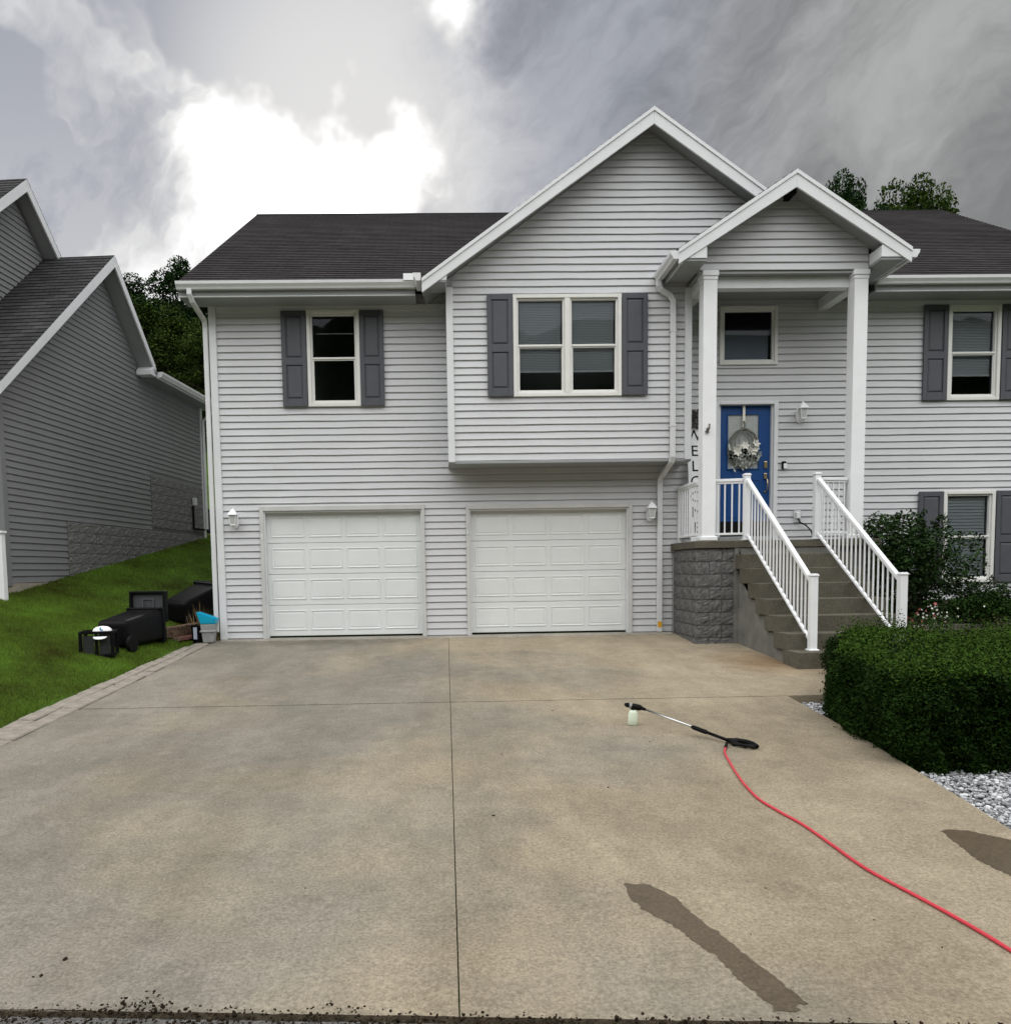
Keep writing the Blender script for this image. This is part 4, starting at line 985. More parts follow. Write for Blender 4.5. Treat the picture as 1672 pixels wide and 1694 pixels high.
# ------------------------------------------------------------------ leaf and grass builders
def leaf_quads(c, size, up=.3, aspect=.5, rs=1, jitter=.35):
    """rhombus leaves at centres c (N,3); 'up' biases the faces towards the sky"""
    g = np.random.default_rng(rs); n = len(c)
    nv = g.normal(size=(n, 3)); nv /= np.linalg.norm(nv, axis=1)[:, None]; nv[:, 2] = np.abs(nv[:, 2])+up; nv /= np.linalg.norm(nv, axis=1)[:, None]
    t = g.normal(size=(n, 3)); t -= nv*(t*nv).sum(1)[:, None]; t /= np.linalg.norm(t, axis=1)[:, None]; b = np.cross(nv, t)
    s = (size*(1+jitter*g.uniform(-1, 1, n)))[:, None]
    v = np.stack([c-t*s, c+b*s*aspect-nv*s*.12, c+t*s, c-b*s*aspect-nv*s*.12], 1).reshape(-1, 3)
    return v, np.arange(n*4).reshape(n, 4)
def blades(name, x, y, z, h, w, mat, parent=None, rs=2, lean=.5):
    g = np.random.default_rng(rs); n = len(x); a = g.uniform(0, 2*np.pi, n); l = g.uniform(0, lean, n)*h; hh = h*g.uniform(.55, 1.25, n)
    dx, dy = np.cos(a), np.sin(a); ph = g.uniform(0, 2*np.pi, n); lx, ly = np.cos(ph)*l, np.sin(ph)*l
    p0 = np.stack([x-dx*w, y-dy*w, z-.01], 1); p1 = np.stack([x+dx*w, y+dy*w, z-.01], 1); p2 = np.stack([x+lx, y+ly, z+hh], 1)
    return fast_mesh(name, np.stack([p0, p1, p2], 1).reshape(-1, 3), np.arange(n*3).reshape(n, 3), 3, mat, parent)

# lawn grass on the left
g = np.random.default_rng(5)
def scatter_lawn(n, x0, x1, y0, y1):
    x = g.uniform(x0, x1, n); y = y0+(y1-y0)*g.uniform(0, 1, n)
    k = x < np.interp(y, PY, PX)-.015; x, y = x[k], y[k]
    rel = (x-NO.x)*en.x+(y-NO.y)*en.y; k = (rel > -.02) | (y < -.35); x, y = x[k], y[k]
    k = ~((y > -.02) & (x > -3.93)); return x[k], y[k]
parts_ = [scatter_lawn(170000, -8.4, -4.0, -6.2, .5), scatter_lawn(60000, -8.0, -3.9, .3, 9.5), scatter_lawn(26000, -15, -5, 9.5, 30)]
hs = [.032, .040, .075]; ws = [.0045, .007, .022]
gx = np.concatenate([p[0] for p in parts_]); gy = np.concatenate([p[1] for p in parts_])
gh = np.concatenate([np.full(len(p[0]), h) for p, h in zip(parts_, hs)]); gw = np.concatenate([np.full(len(p[0]), w) for p, w in zip(parts_, ws)])
tag(blades('lawn_grass', gx, gy, lawn_z(gx, gy), gh, gw, MAT_GRASS), 'short mown green grass on the lawn left of the driveway', 'grass', kind='stuff')

# ------------------------------------------------------------------ garden beds right of the drive
bed = MB(); nx, ny = 14, 12
bz = lambda x, y: .46+.165*y if y > -3.95 else -.19+.03*(y+3.95)
V = [(6.2+6*i/nx, -4.0+4.0*j/ny, bz(0, -4.0+4.0*j/ny)+.02*mnoise.noise(Vector((i*1.3, j*1.7, 0)))) for j in range(ny+1) for i in range(nx+1)]
bed.add(V, [(j*(nx+1)+i, j*(nx+1)+i+1, (j+1)*(nx+1)+i+1, (j+1)*(nx+1)+i) for j in range(ny) for i in range(nx)])
tag(bed.build('garden_bed', MAT_SOIL, smooth=True), kind='structure')
gb = MB().add([(2.9, -10.64, -.62), (9, -10.64, -.62), (9, -4.99, -.38), (3.4, -4.99, -.38)], [(0, 1, 2, 3)]).build('gravel_bed', MAT_SOIL); tag(gb, kind='structure')
def gz(y): return np.interp(y, [-10.64, -4.99], [-.60, -.44])
# loose white stones
ico = bmesh.new(); bmesh.ops.create_icosphere(ico, subdivisions=1, radius=1); iv = np.array([v.co[:] for v in ico.verts]); ifc = np.array([[v.index for v in f.verts] for f in ico.faces]); ico.free()
def stones(name, n, xr, yr, inside, size, mat, zf, rs):
    q = np.random.default_rng(rs); x = q.uniform(*xr, n); y = q.uniform(*yr, n); k = inside(x, y); x, y = x[k], y[k]; n = len(x)
    sc = size*np.exp(q.normal(0, .35, n)); S = sc[:, None, None]*np.stack([q.uniform(.8, 1.4, n), q.uniform(.7, 1.1, n), q.uniform(.5, .8, n)], 1)[:, None, :]
    a = q.uniform(0, 6.28, n); ca, sa = np.cos(a), np.sin(a)
    P = iv[None]*S*(1+.16*q.normal(size=(n, len(iv), 1))); X = P[..., 0]*ca[:, None]-P[..., 1]*sa[:, None]; Yy = P[..., 0]*sa[:, None]+P[..., 1]*ca[:, None]
    Z = P[..., 2]+(zf(y)+q.uniform(0, .045, n))[:, None]
    v = np.stack([X+x[:, None], Yy+y[:, None], Z], 2).reshape(-1, 3); f = (ifc[None]+np.arange(n)[:, None, None]*len(iv)).reshape(-1, 3)
    return fast_mesh(name, v, f, 3, mat)
rx = lambda y: np.interp(y, RY, RX)
o = stones('gravel', 30000, (3.2, 5.0), (-9.6, -5.0), lambda x, y: (x > rx(y)+.03) & (((y < -7.4) & (x < 4.9)) | ((x < 4.6) & (y > -6.9))), .0125, MAT_GRAVEL, lambda y: gz(y)+.03, 3)
tag(o, 'loose white and grey stones in the bed along the driveway', 'gravel', kind='stuff')
q = np.random.default_rng(8); wx = q.uniform(3.1, 4.2, 2600); wy = q.uniform(-9.9, -8.75, 2600); k = (wx > rx(wy)+.01) & (wx < rx(wy)+.35+.2*np.sin(wy*5)); wx, wy = wx[k], wy[k]
tag(blades('edge_weeds', wx, wy, gz(wy)+.03, np.full(len(wx), .07), np.full(len(wx), .004), MAT_GRASS, rs=9, lean=.9), 'thin grass and weeds at the lower end of the stone bed', 'weeds', kind='stuff')
rk = MB(); bm = bmesh.new(); bmesh.ops.create_icosphere(bm, subdivisions=3, radius=1)
for v in bm.verts:
    d = 1+.22*mnoise.noise(v.co*1.3)+.07*mnoise.noise(v.co*4); v.co = Vector((v.co.x*.20*d, v.co.y*.17*d, v.co.z*.15*d))+Vector((4.69, -6.98, -.40))
me = bpy.data.meshes.new('boulder'); bm.to_mesh(me); bm.free(); tag(link_mesh('boulder', me, M('boulder_grey', (.10, .105, .115), .9, .2, .4, 8, .8, 30)), 'dark grey boulder at the right edge below the hedge', 'rock')
box_t = empty('landscape_timber', (8.4, -2.0, .33), 'pale edging timber in the garden bed below the lower window', 'edging')
MB().beam((6.9, -2.05, .175), (11.6, -1.95, .20), .10, .10).build('timber', M('pale_timber', (.16, .15, .12), .9, .1, .3, 10, .4, 40), box_t, .01)

# hedge: dark twig core with leaves through the outer shell
HL = lambda y: np.interp(y, [-7.85, -7.5, -6.1, -5.4, -4.69, -4.2], [3.58, 3.44, 3.60, 3.95, 4.50, 4.72])
def hedge_top(x, y): return .305+.07*np.sin(x*2.1+1)*np.sin(y*1.7)+.05*np.sin(x*5.3)*np.cos(y*4.1)
hedge = empty('hedge', (5.3, -6, -.4), 'broad dense green hedge beside the driveway and stairs', 'hedge')
hq = np.random.default_rng(21); HX1 = 7.6
n = 420000; x = hq.uniform(3.3, HX1, n); y = hq.uniform(-7.95, -3.72, n); z = hq.uniform(-.50, .5, n)
nf = 260000; x = np.concatenate([x, hq.uniform(3.3, 4.6, nf)]); y = np.concatenate([y, hq.uniform(-7.95, -7.35, nf)]); z = np.concatenate([z, hq.uniform(-.5, .42, nf)])
nl = 320000; yl = hq.uniform(-7.9, -3.75, nl); x = np.concatenate([x, HL(yl)+hq.uniform(-.15, .35, nl)]); y = np.concatenate([y, yl]); z = np.concatenate([z, hq.uniform(-.5, .42, nl)])
n = len(x)
top = hedge_top(x, y); bot = gz(np.minimum(y, -4.99))
lump = .03*np.sin(x*23+y*17)*np.sin(z*19)+.055*np.sin(x*4.1+y*2.3)*np.sin(z*6+y*3.7)+.035*np.sin(x*9+z*8)*np.sin(y*7)
dl = (x-HL(y))*.94+lump; df = (y+7.72)+lump; db = (-3.80-y)+lump*.5; dt = top-z+lump*.35
d = np.minimum(np.minimum(dl, df), np.minimum(db, dt)); low = np.clip((z-bot)/.25, 0, 1)
dd = d-(1-low)*.06
rr_ = (np.minimum(dl, df) < .14) & (dt < .14); dd = np.where(rr_, dd-.05*(1-np.minimum(dl, df)/.14)*(1-dt/.14)*2, dd)
p = np.exp(-np.clip(dd-.03, 0, None)/.065)*(dd > 0)*(z > bot)+.10*(dd > -.055)*(dd <= 0)*(z > bot+.06)*(np.sin(x*31+z*17)*np.sin(y*27-z*13) > .25)
sparse = mn = .72+.28*np.sin(x*13.7)*np.sin(y*11.3+z*9)
k = hq.uniform(0, 1, n) < p*sparse; x, y, z, dtk = x[k], y[k], z[k], dt[k]
vis = (x-0)/(y+13.3) < .80; x, y, z, dtk = x[vis], y[vis], z[vis], dtk[vis]
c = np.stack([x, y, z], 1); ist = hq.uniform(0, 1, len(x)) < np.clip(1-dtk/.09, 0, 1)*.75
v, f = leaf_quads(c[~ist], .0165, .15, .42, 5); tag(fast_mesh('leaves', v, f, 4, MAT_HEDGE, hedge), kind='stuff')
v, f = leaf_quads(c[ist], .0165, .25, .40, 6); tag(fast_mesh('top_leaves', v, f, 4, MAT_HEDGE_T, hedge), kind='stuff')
ns = 5200; sx_ = hq.uniform(3.5, HX1, ns); sy_ = hq.uniform(-7.7, -3.85, ns); kk = (sx_ > HL(sy_)+.06) & (sx_/(sy_+13.3) < .8); sx_, sy_ = sx_[kk], sy_[kk]
st_ = hedge_top(sx_, sy_)-.03; cc = []
for i in range(len(sx_)):
    hgt = .03+.22*hq.uniform(0, 1)**2.2; lx, ly = hq.normal(0, .25, 2)
    for j in range(6): t = j/5; cc.append((sx_[i]+lx*hgt*t+hq.normal(0, .005), sy_[i]+ly*hgt*t+hq.normal(0, .005), st_[i]+hgt*t))
v, f = leaf_quads(np.array(cc), .0145, .1, .5, 7); tag(fast_mesh('shoots', v, f, 4, MAT_HEDGE_T, hedge), kind='stuff')
hc = MB(); ring_b = [(float(HL(yy))+.16, yy) for yy in (-7.5, -6.8, -6.1, -5.4, -4.7, -4.2)]+[(HX1, -4.0), (HX1, -7.56)]
hc.prism(ring_b, 'z', -.55, .20).build('twig_core', MAT_CORE, hedge)
ff = [(4.15+hq.uniform(0, .5), -7.72+hq.uniform(-.04, .03), -.05+hq.uniform(-.06, .08)) for _ in range(6)]+[(3.86, -7.5, -.16), (3.7, -7.2, -.1)]
tag(blob_cards(ff, .014, MAT_PETAL, 'pale_flowers', hedge, n=4, rs=5), kind='stuff')

# leafy shrub by the stairs, with trailing stems on the wall
def shrub(name, c, r, n, size, mat, label, cat, rs, sprigs=0, lobes=7):
    e = empty(name, (c[0], c[1], c[2]-r[2]), label, cat); q = np.random.default_rng(rs); pts = []
    cen = [np.array(c)+q.uniform(-1, 1, 3)*np.array(r)*.55 for _ in range(lobes)]+[np.array(c)]
    for i, ce in enumerate(cen):
        m = n//len(cen); u = q.normal(size=(m, 3)); u /= np.linalg.norm(u, axis=1)[:, None]; rad = q.uniform(.55, 1.04, m)**.6
        pts.append(ce+u*rad[:, None]*np.array(r)*(.62 if i < lobes else .85)*(1+.18*np.sin(u[:, 0:1]*7+i)*np.sin(u[:, 2:3]*6)))
    P = np.concatenate(pts)
    for s in range(sprigs):
        a0 = np.array(c)+np.array(r)*np.array([q.uniform(-.9, .7), q.uniform(-.3, .5), q.uniform(.3, .8)]); dr = np.array([q.normal(0, .35), q.normal(0, .15), 1.]); L = q.uniform(.25, .55)*r[2]
        t = q.uniform(0, 1, 60)[:, None]; P = np.concatenate([P, a0+dr*t*L+q.normal(0, .035, (60, 3))*(1.2-t*.6)])
    P = P[P[:, 2] > c[2]-r[2]*1.02]
    v, f = leaf_quads(P, size, .35, .5, rs+1); tag(fast_mesh('foliage', v, f, 4, mat, e), kind='stuff')
    for s in range(6):
        a = q.uniform(0, 6.28); MB().tube([(c[0]+.05*math.cos(a), c[1]+.05*math.sin(a), c[2]-r[2]-.05), (c[0]+.25*r[0]*math.cos(a), c[1]+.25*r[1]*math.sin(a), c[2]-.3*r[2]), (c[0]+.6*r[0]*math.cos(a), c[1]+.6*r[1]*math.sin(a), c[2]+.3*r[2])], .012, 5).build('stem', MAT_BARK, e)
    return e
shrub('leafy_shrub', (7.40, -1.05, 1.02), (.86, .72, .80), 15000, .030, MAT_SHRUB, 'tall dark leafy shrub between the right stair rail and the lower window', 'shrub', 31, 16, 9)
shrub('low_shrub', (8.85, -.75, .52), (.75, .45, .30), 4200, .024, MAT_SHRUB, 'low leafy plant under the lower right window', 'shrub', 41, 8, 5)
shrub('spreading_plant', (7.75, -1.95, .36), (.85, .5, .26), 4200, .024, MAT_HEDGE, 'spreading green plant in front of the tall shrub, behind the hedge', 'shrub', 45, 10, 5)
fl = empty('flower_clump', (6.5, -2.95, .0), 'clump of pink and white flowers at the foot of the right stair rail', 'flowers')
q = np.random.default_rng(77); F1 = [(6.48+q.normal(0, .13), -3.0+q.normal(0, .1), .40+q.normal(0, .07)) for _ in range(14)]; F2 = [(6.62+q.normal(0, .17), -2.95+q.normal(0, .1), .43+q.normal(0, .09)) for _ in range(34)]
tag(blob_cards(F1, .022, MAT_PINK, 'pink_blooms', fl, n=5, rs=2), kind='stuff'); tag(blob_cards(F2, .016, MAT_PETAL, 'white_blooms', fl, n=5, rs=6), kind='stuff')
pc = np.stack([q.normal(6.55, .2, 1500), q.normal(-2.95, .14, 1500), q.uniform(-.02, .42, 1500)], 1); v, f = leaf_quads(pc, .022, .2, .4, 9); tag(fast_mesh('foliage', v, f, 4, MAT_SHRUB, fl), kind='stuff')

# ------------------------------------------------------------------ trees behind
def tree_mesh(seed, h, crown_r, n, size, gap=.0, base=.25, layers=26):
    q = np.random.default_rng(seed); tr = MB(); pts = []
    trunk = [(0, 0, -.6), (.05*h*.1, 0, h*.3), (q.normal(0, .02)*h, q.normal(0, .02)*h, h*.62), (q.normal(0, .03)*h, q.normal(0, .03)*h, h*.93)]
    tr.tube(trunk, .1, 8, radii=[.022*h, .017*h, .010*h, .003*h])
    for i in range(layers):
        t = base+(1-base)*((i+.5)/layers); a = i*2.4+q.uniform(-.4, .4)
        prof = math.sin(math.pi*min(1, (t-base)/(1-base)*.86+.14))**.7; rr = crown_r*prof*q.uniform(.55, 1.0)
        s = np.array([0, 0, h*(t-.10)]); e = np.array([math.cos(a)*rr, math.sin(a)*rr, h*t+q.uniform(-.02, .05)*h])
        tr.tube([tuple(s), tuple((s+e)/2+np.array([0, 0, .02*h])), tuple(e)], .02, 5, radii=[.006*h, .004*h, .0015*h])
        for j in range(3):
            ce = s+(e-s)*q.uniform(.45, 1.08)+q.normal(0, .045*h, 3); m = int(n/layers/3); cr = crown_r*q.uniform(.20, .36)*(1-gap*.4)
            u = q.normal(size=(m, 3)); u /= np.linalg.norm(u, axis=1)[:, None]; pts.append(ce+u*(q.uniform(.25, 1, m)**.45)[:, None]*cr*np.array([1, 1, .75]))
    v, f = leaf_quads(np.concatenate(pts), size, .25, .55, seed+3)
    return tr.mesh('trunk', smooth=True), (v, f)
def leaf_mesh(vf, name='crown'):
    v, f = vf; o = fast_mesh(name, v, f, 4, None); me = o.data; bpy.data.objects.remove(o); return me
KIND = []
for seed, n_, size, gap, base in ((3, 34000, .0095, .1, .12), (8, 20000, .0095, .45, .25), (15, 34000, .0100, .0, .08)):
    t, c_ = tree_mesh(seed, 1., .33, n_, size, gap, base); t.materials.append(MAT_BARK); KIND.append((t, leaf_mesh(c_)))
def tree(kind, x, y, h, wide, mat, label, rz=0., group=None, z=None):
    zz = float(lawn_z(x, y)) if z is None else z
    e = empty('tree', (x, y, zz), label, 'tree', group); t, c_ = KIND[kind]
    for nm, me in (('trunk', t), ('crown', c_)):
        o = bpy.data.objects.new(nm, me); COL.objects.link(o); o.parent = e; o.scale = (h*wide, h*wide, h)
        if nm == 'crown':
            if not me.materials: me.materials.append(mat)
            o.material_slots[0].link = 'OBJECT'; o.material_slots[0].material = mat
    e.rotation_euler = (0, 0, rz); return e
# wooded slope between the two houses
tree(1, -16.6, 37, 8.9, 1.00, MAT_LEAF_A, 'open-crowned dark tree rising highest behind the left roof corner', .6)
tree(0, -20.5, 39, 8.0, 1.1, MAT_LEAF_A, 'dark tree against the sky just right of the neighbour gable peak', 1.9)
tree(2, -17.6, 34, 6.8, 1.2, MAT_LEAF_A, 'dense dark tree halfway up the slope between the houses', 3.1)
tree(0, -13.3, 31.5, 7.2, 1.15, MAT_LEAF_A, 'dark tree half hidden behind our left roof corner', 4.0)
tree(2, -13.9, 27.5, 6.0, 1.15, MAT_LEAF_B, 'round olive green tree low between the two houses', .2)
tree(0, -11.0, 25.0, 5.6, 1.1, MAT_LEAF_B, 'small olive tree right against the house corner board', 2.2)
tree(2, -16.4, 29.5, 6.6, 1.2, MAT_LEAF_C, 'mid green tree left of the round olive tree', 5.2)
tree(0, -12.4, 22.5, 3.4, 1.2, MAT_LEAF_A, 'low dark bush-like tree above the neighbour gutter', 1.2)
tree(1, -24.5, 38, 8.9, 1.1, MAT_LEAF_A, 'dark treetop just showing above the neighbour roof ridge', 2.8)
tree(0, -28.5, 41, 7.0, 1.2, MAT_LEAF_A, 'dark tree hidden behind the neighbour lower roof', 3.7)
tree(2, -10.2, 29.5, 7.2, 1.2, MAT_LEAF_A, 'dark dense tree standing behind the house wall', .9)
# two over the right roof
tree(0, 20.7, 27, 12.9, .55, MAT_LEAF_A, 'dark tree peeking out right behind the porch gable', .4)
tree(0, 24.2, 28, 12.7, .62, MAT_LEAF_C, 'taller green tree above the right end of the roof', 1.4)
tree(2, 26.2, 28.5, 12.3, .62, MAT_LEAF_C, 'feathery tree touching the right slope of the roof', 2.5)

# ------------------------------------------------------------------ pressure-washer lance, bottle and hose
dz = lambda y: float(zg(y))
wand = empty('pressure_washer_lance', (2.1, -6.5, dz(-6.5)), 'steel pressure washer lance with black spray gun lying on the driveway', 'lance')
P0 = Vector((1.66, -6.15, -.145)); P1 = Vector((1.80, -6.165, -.178)); P4 = Vector((2.36, -6.86, dz(-6.86)+.028)); dv = (P4-P1)
P2 = P1+dv*.60; P3 = P1+dv*.78
MB().tube([P1+dv*.02, P2], .0095, 10).build('steel_tube', MAT_STEEL, wand, smooth=True)
MB().tube([P2, P2+dv*.02, P3-dv*.02, P3], .02, 10, radii=[.013, .0195, .0195, .014]).build('foam_grip', MAT_BLACK2, wand, smooth=True)
MB().tube([P3, P4], .0135, 10).build('gun_barrel', MAT_BLACK, wand, smooth=True)
MB().tube([P0-Vector((.02, 0, -.006)), P0, P0+(P1-P0)*.35, P0+(P1-P0)*.4, P0+(P1-P0)*.85, P1, P1+dv*.05], .02, 12, radii=[.012, .022, .023, .029, .029, .018, .011]).build('foam_nozzle', MAT_BLACK, wand, smooth=True)
Mw = Matrix.Translation(P0+(P1-P0)*.22) @ Matrix.Rotation(.25, 4, 'Y'); MB().lathe([(.0232, -.012), (.0255, -.008), (.0255, .008), (.0232, .012)], 12, Mw @ Matrix.Rotation(math.pi/2, 4, 'Y')).build('nozzle_ring', MAT_GREYP, wand)
# gun body: loop handle with trigger, lying on its side
gd = (P4-P3).normalized(); gs = Vector((gd.y, -gd.x, 0)).normalized()
loop = [P4, P4+gd*.05-gs*.055, P4+gd*.13-gs*.075, P4+gd*.20-gs*.050, P4+gd*.265+gs*.0, P4+gd*.255+gs*.022, P4+gd*.17+gs*.045, P4+gd*.08+gs*.040]
loop = [Vector((p.x, p.y, dz(p.y)+.026)) for p in loop]
MB().tube(loop, .02, 10, radii=[.022, .021, .02, .021, .019, .018, .013, .019], closed=True).build('gun_handle', MAT_BLACK, wand, smooth=True)
MB().tube([loop[7], (loop[7]+loop[1])/2, loop[1]+Vector((0, 0, .004))], .02, 8, radii=[.024, .026, .022]).build('gun_body', MAT_BLACK, wand, smooth=True)
MB().tube([loop[1]+gd*.06+gs*.05, loop[1]+gd*.09+gs*.075, loop[1]+gd*.14+gs*.08], .008, 7).build('trigger', MAT_SHUT, wand, smooth=True)
bt = empty('soap_bottle', (1.712, -6.16, dz(-6.16)), 'pale green soap bottle hanging from the black foam nozzle', 'bottle')
MB().box(-.040, .040, -.026, .026, 0, .135).build('tmp', MAT_BOTTLE) if False else None
bm_ = MB().lathe([(.034, 0), (.043, .008), (.044, .06), (.043, .118), (.036, .138), (.020, .150), (.019, .160)], 20, Matrix.Translation((1.712, -6.16, dz(-6.16))) @ Matrix.Rotation(.06, 4, 'Y') @ Matrix.Diagonal((1.05, .7, 1.0, 1)))
bm_.build('bottle_body', MAT_BOTTLE, bt, smooth=True)
MB().lathe([(.024, .150), (.025, .153), (.025, .178), (.022, .180)], 14, Matrix.Translation((1.718, -6.16, dz(-6.16)))).build('bottle_cap', MAT_BLACK, bt)
hp = [(2.30, -6.98), (2.245, -7.10), (2.205, -7.23), (2.174, -7.384), (2.13, -7.60), (2.095, -7.80), (2.06, -8.049), (2.043, -8.304), (2.075, -8.55), (2.118, -8.786), (2.135, -9.10), (2.15, -9.418), (2.20, -9.66), (2.245, -9.865), (2.285, -10.10), (2.31, -10.35), (2.33, -10.64), (2.40, -11.2), (2.5, -12.2), (2.7, -13.5)]
def smooth_path(p, n=6):
    P = [Vector((a, b, 0)) for a, b in p]; out = []
    for i in range(len(P)-1):
        p0, p1, p2, p3 = P[max(i-1, 0)], P[i], P[i+1], P[min(i+2, len(P)-1)]
        for k in range(n):
            t = k/n; out.append(.5*((2*p1)+(p2-p0)*t+(2*p0-5*p1+4*p2-p3)*t*t+(3*p1-p0-3*p2+p3)*t**3))
    return out
hose = [Vector((p.x, p.y, dz(max(p.y, -10.7))+.010)) for p in smooth_path(hp)]
hose[0].z += .012; hose[1].z += .006
hs_o = empty('pressure_hose', hose[8], 'red pressure hose curving across the concrete from the spray gun', 'hose')
MB().tube(hose, .0088, 10).build('hose_line', MAT_HOSE, hs_o, smooth=True)
MB().tube([Vector((2.325, -6.93, dz(-6.93)+.026)), hose[1], hose[3]], .0125, 10).build('hose_coupling', MAT_BLACK2, hs_o, smooth=True)

# ------------------------------------------------------------------ wet patches (thin films with ragged edges)
def wet(pts, label, rough=.012, rs=1):
    r = random.Random(rs); P = []
    for i in range(len(pts)):
        a = Vector(pts[i]).to_2d() if len(pts[i]) > 2 else Vector(pts[i]); b = Vector(pts[(i+1) % len(pts)]); n = max(2, int((b-a).length/.018)); nn = Vector((-(b-a).y, (b-a).x)).normalized()
        for k in range(n): P.append(a+(b-a)*k/n+nn*rough*mnoise.noise(Vector((a.x*20+k*.7, a.y*17, rs)))+nn*rough*.4*r.uniform(-1, 1))
    me = bpy.data.meshes.new('wet_patch'); bm = bmesh.new(); vs = [bm.verts.new((p.x, p.y, dz(p.y)+.0025)) for p in P]
    f = bm.faces.new(vs); f.normal_update()
    if f.normal.z < 0: f.normal_flip()
    lay = bm.verts.layers.float.new('wetness'); bmesh.ops.inset_region(bm, faces=[f], thickness=.013, use_even_offset=False)
    outer = set(vs)
    for v_ in bm.verts: v_[lay] = 0. if v_ in outer else 1.
    bmesh.ops.triangulate(bm, faces=bm.faces[:]); bm.to_mesh(me); bm.free()
    tag(link_mesh('wet_patch', me, MAT_WET), label, 'wet patch')
wet([(.866, -9.509), (.93, -9.52), (.991, -9.537), (1.063, -9.656), (1.095, -9.78), (1.119, -9.895), (1.17, -10.06), (1.204, -10.218), (1.266, -10.425), (1.309, -10.576), (1.235, -10.588), (1.262, -10.616), (1.16, -10.617), (1.165, -10.562), (1.119, -10.439), (1.079, -10.212), (1.03, -10.10), (.98, -9.945), (.90, -9.82), (.861, -9.698)], 'long dark wet patch running down to the street edge', .015, 2)
wet([(2.876, -8.901), (2.95, -8.89), (3.032, -8.911), (3.118, -9.0), (3.225, -9.1), (3.19, -9.32), (3.10, -9.62), (2.95, -9.75), (2.836, -9.531), (2.807, -9.338), (2.844, -9.086)], 'dark wet patch at the right edge of the driveway beside the gravel', .012, 5)

# grit, leaf bits and the mossy dirt along the street edge
v = []; f = []; nd = 240
for i in range(nd+1):
    x_ = -4+8*i/nd; w1 = .02+.022*max(0, mnoise.noise(Vector((x_*3.1, 0, 2))))+.012*mnoise.noise(Vector((x_*17, 4, 2))); w0 = .028+.02*mnoise.noise(Vector((x_*4.3, 7, 2)))+.012*mnoise.noise(Vector((x_*23, 9, 2)))
    yo = street_y(x_); v += [(x_, yo-.004+max(w1, 0)*.45, float(zg(-10.6))+.0035), (x_, yo-.008, -.478), (x_, yo-.012-max(w0, .0)*.35, -.4855)]
for i in range(nd): f += [(i*3+1, i*3+4, i*3+3, i*3), (i*3+2, i*3+5, i*3+4, i*3+1)]
tag(MB().add(v, f).build('gutter_dirt', M('gutter_soil', (.050, .040, .027), .95, .1, .6, 30, 1., 90)), 'strip of dark soil in the gap between driveway and street', 'dirt', kind='stuff')
def dirt_in(x, y):
    d = y-np.vectorize(street_y)(x); r = np.abs(q.normal(size=x.shape))
    clump = lambda c, w, h: d < h*np.exp(-((x-c)/w)**2)*(.35+.65*(1-np.clip(r, 0, 1)))
    return ((d < .004) & (np.sin(x*3.3)+.6*np.sin(x*7.1) > -.2)) | clump(-1.17, .12, .13) | (clump(-.40, .10, .10) & (r < .5)) | (clump(.72, .06, .03)) | (clump(-1.75, .09, .07) & (r < .6))
o = stones('dirt_clumps', 14000, (-2.4, 2.4), (-10.82, -10.25), dirt_in, .0042, MAT_DEBRIS, lambda y: np.where(y < -10.60, -.485, zg(y))-.012, 13)
tag(o, 'dark dirt and moss crumbs along the street edge of the driveway', 'dirt', kind='stuff')
DB = [(-1.636, -10.118, .012), (-1.672, -10.242, .009), (-1.70, -10.25, .006), (-.745, -9.477, .005), (.266, -8.480, .010), (1.109, -7.959, .009), (.42, -7.05, .007), (1.30, -10.05, .004), (1.55, -9.6, .005), (.6, -9.2, .004), (-.46, -10.50, .007), (1.72, -6.75, .007), (1.98, -6.45, .008), (1.05, -5.5, .009), (1.9, -9.95, .005), (2.05, -10.2, .005)]
m = MB(); r3 = random.Random(6)
for x_, y_, s_ in DB:
    T = Matrix.Translation((x_, y_, dz(y_)+s_*.3)) @ Matrix.Rotation(r3.uniform(0, 6), 4, 'Z') @ Matrix.Diagonal((s_*1.3, s_*.8, s_*.5, 1)); m.add([T @ Vector(p)*1. for p in iv.tolist()], ifc.tolist())
tag(m.build('leaf_litter', MAT_DEBRIS), 'scattered dark leaf bits and pebbles on the concrete', 'litter', kind='stuff')

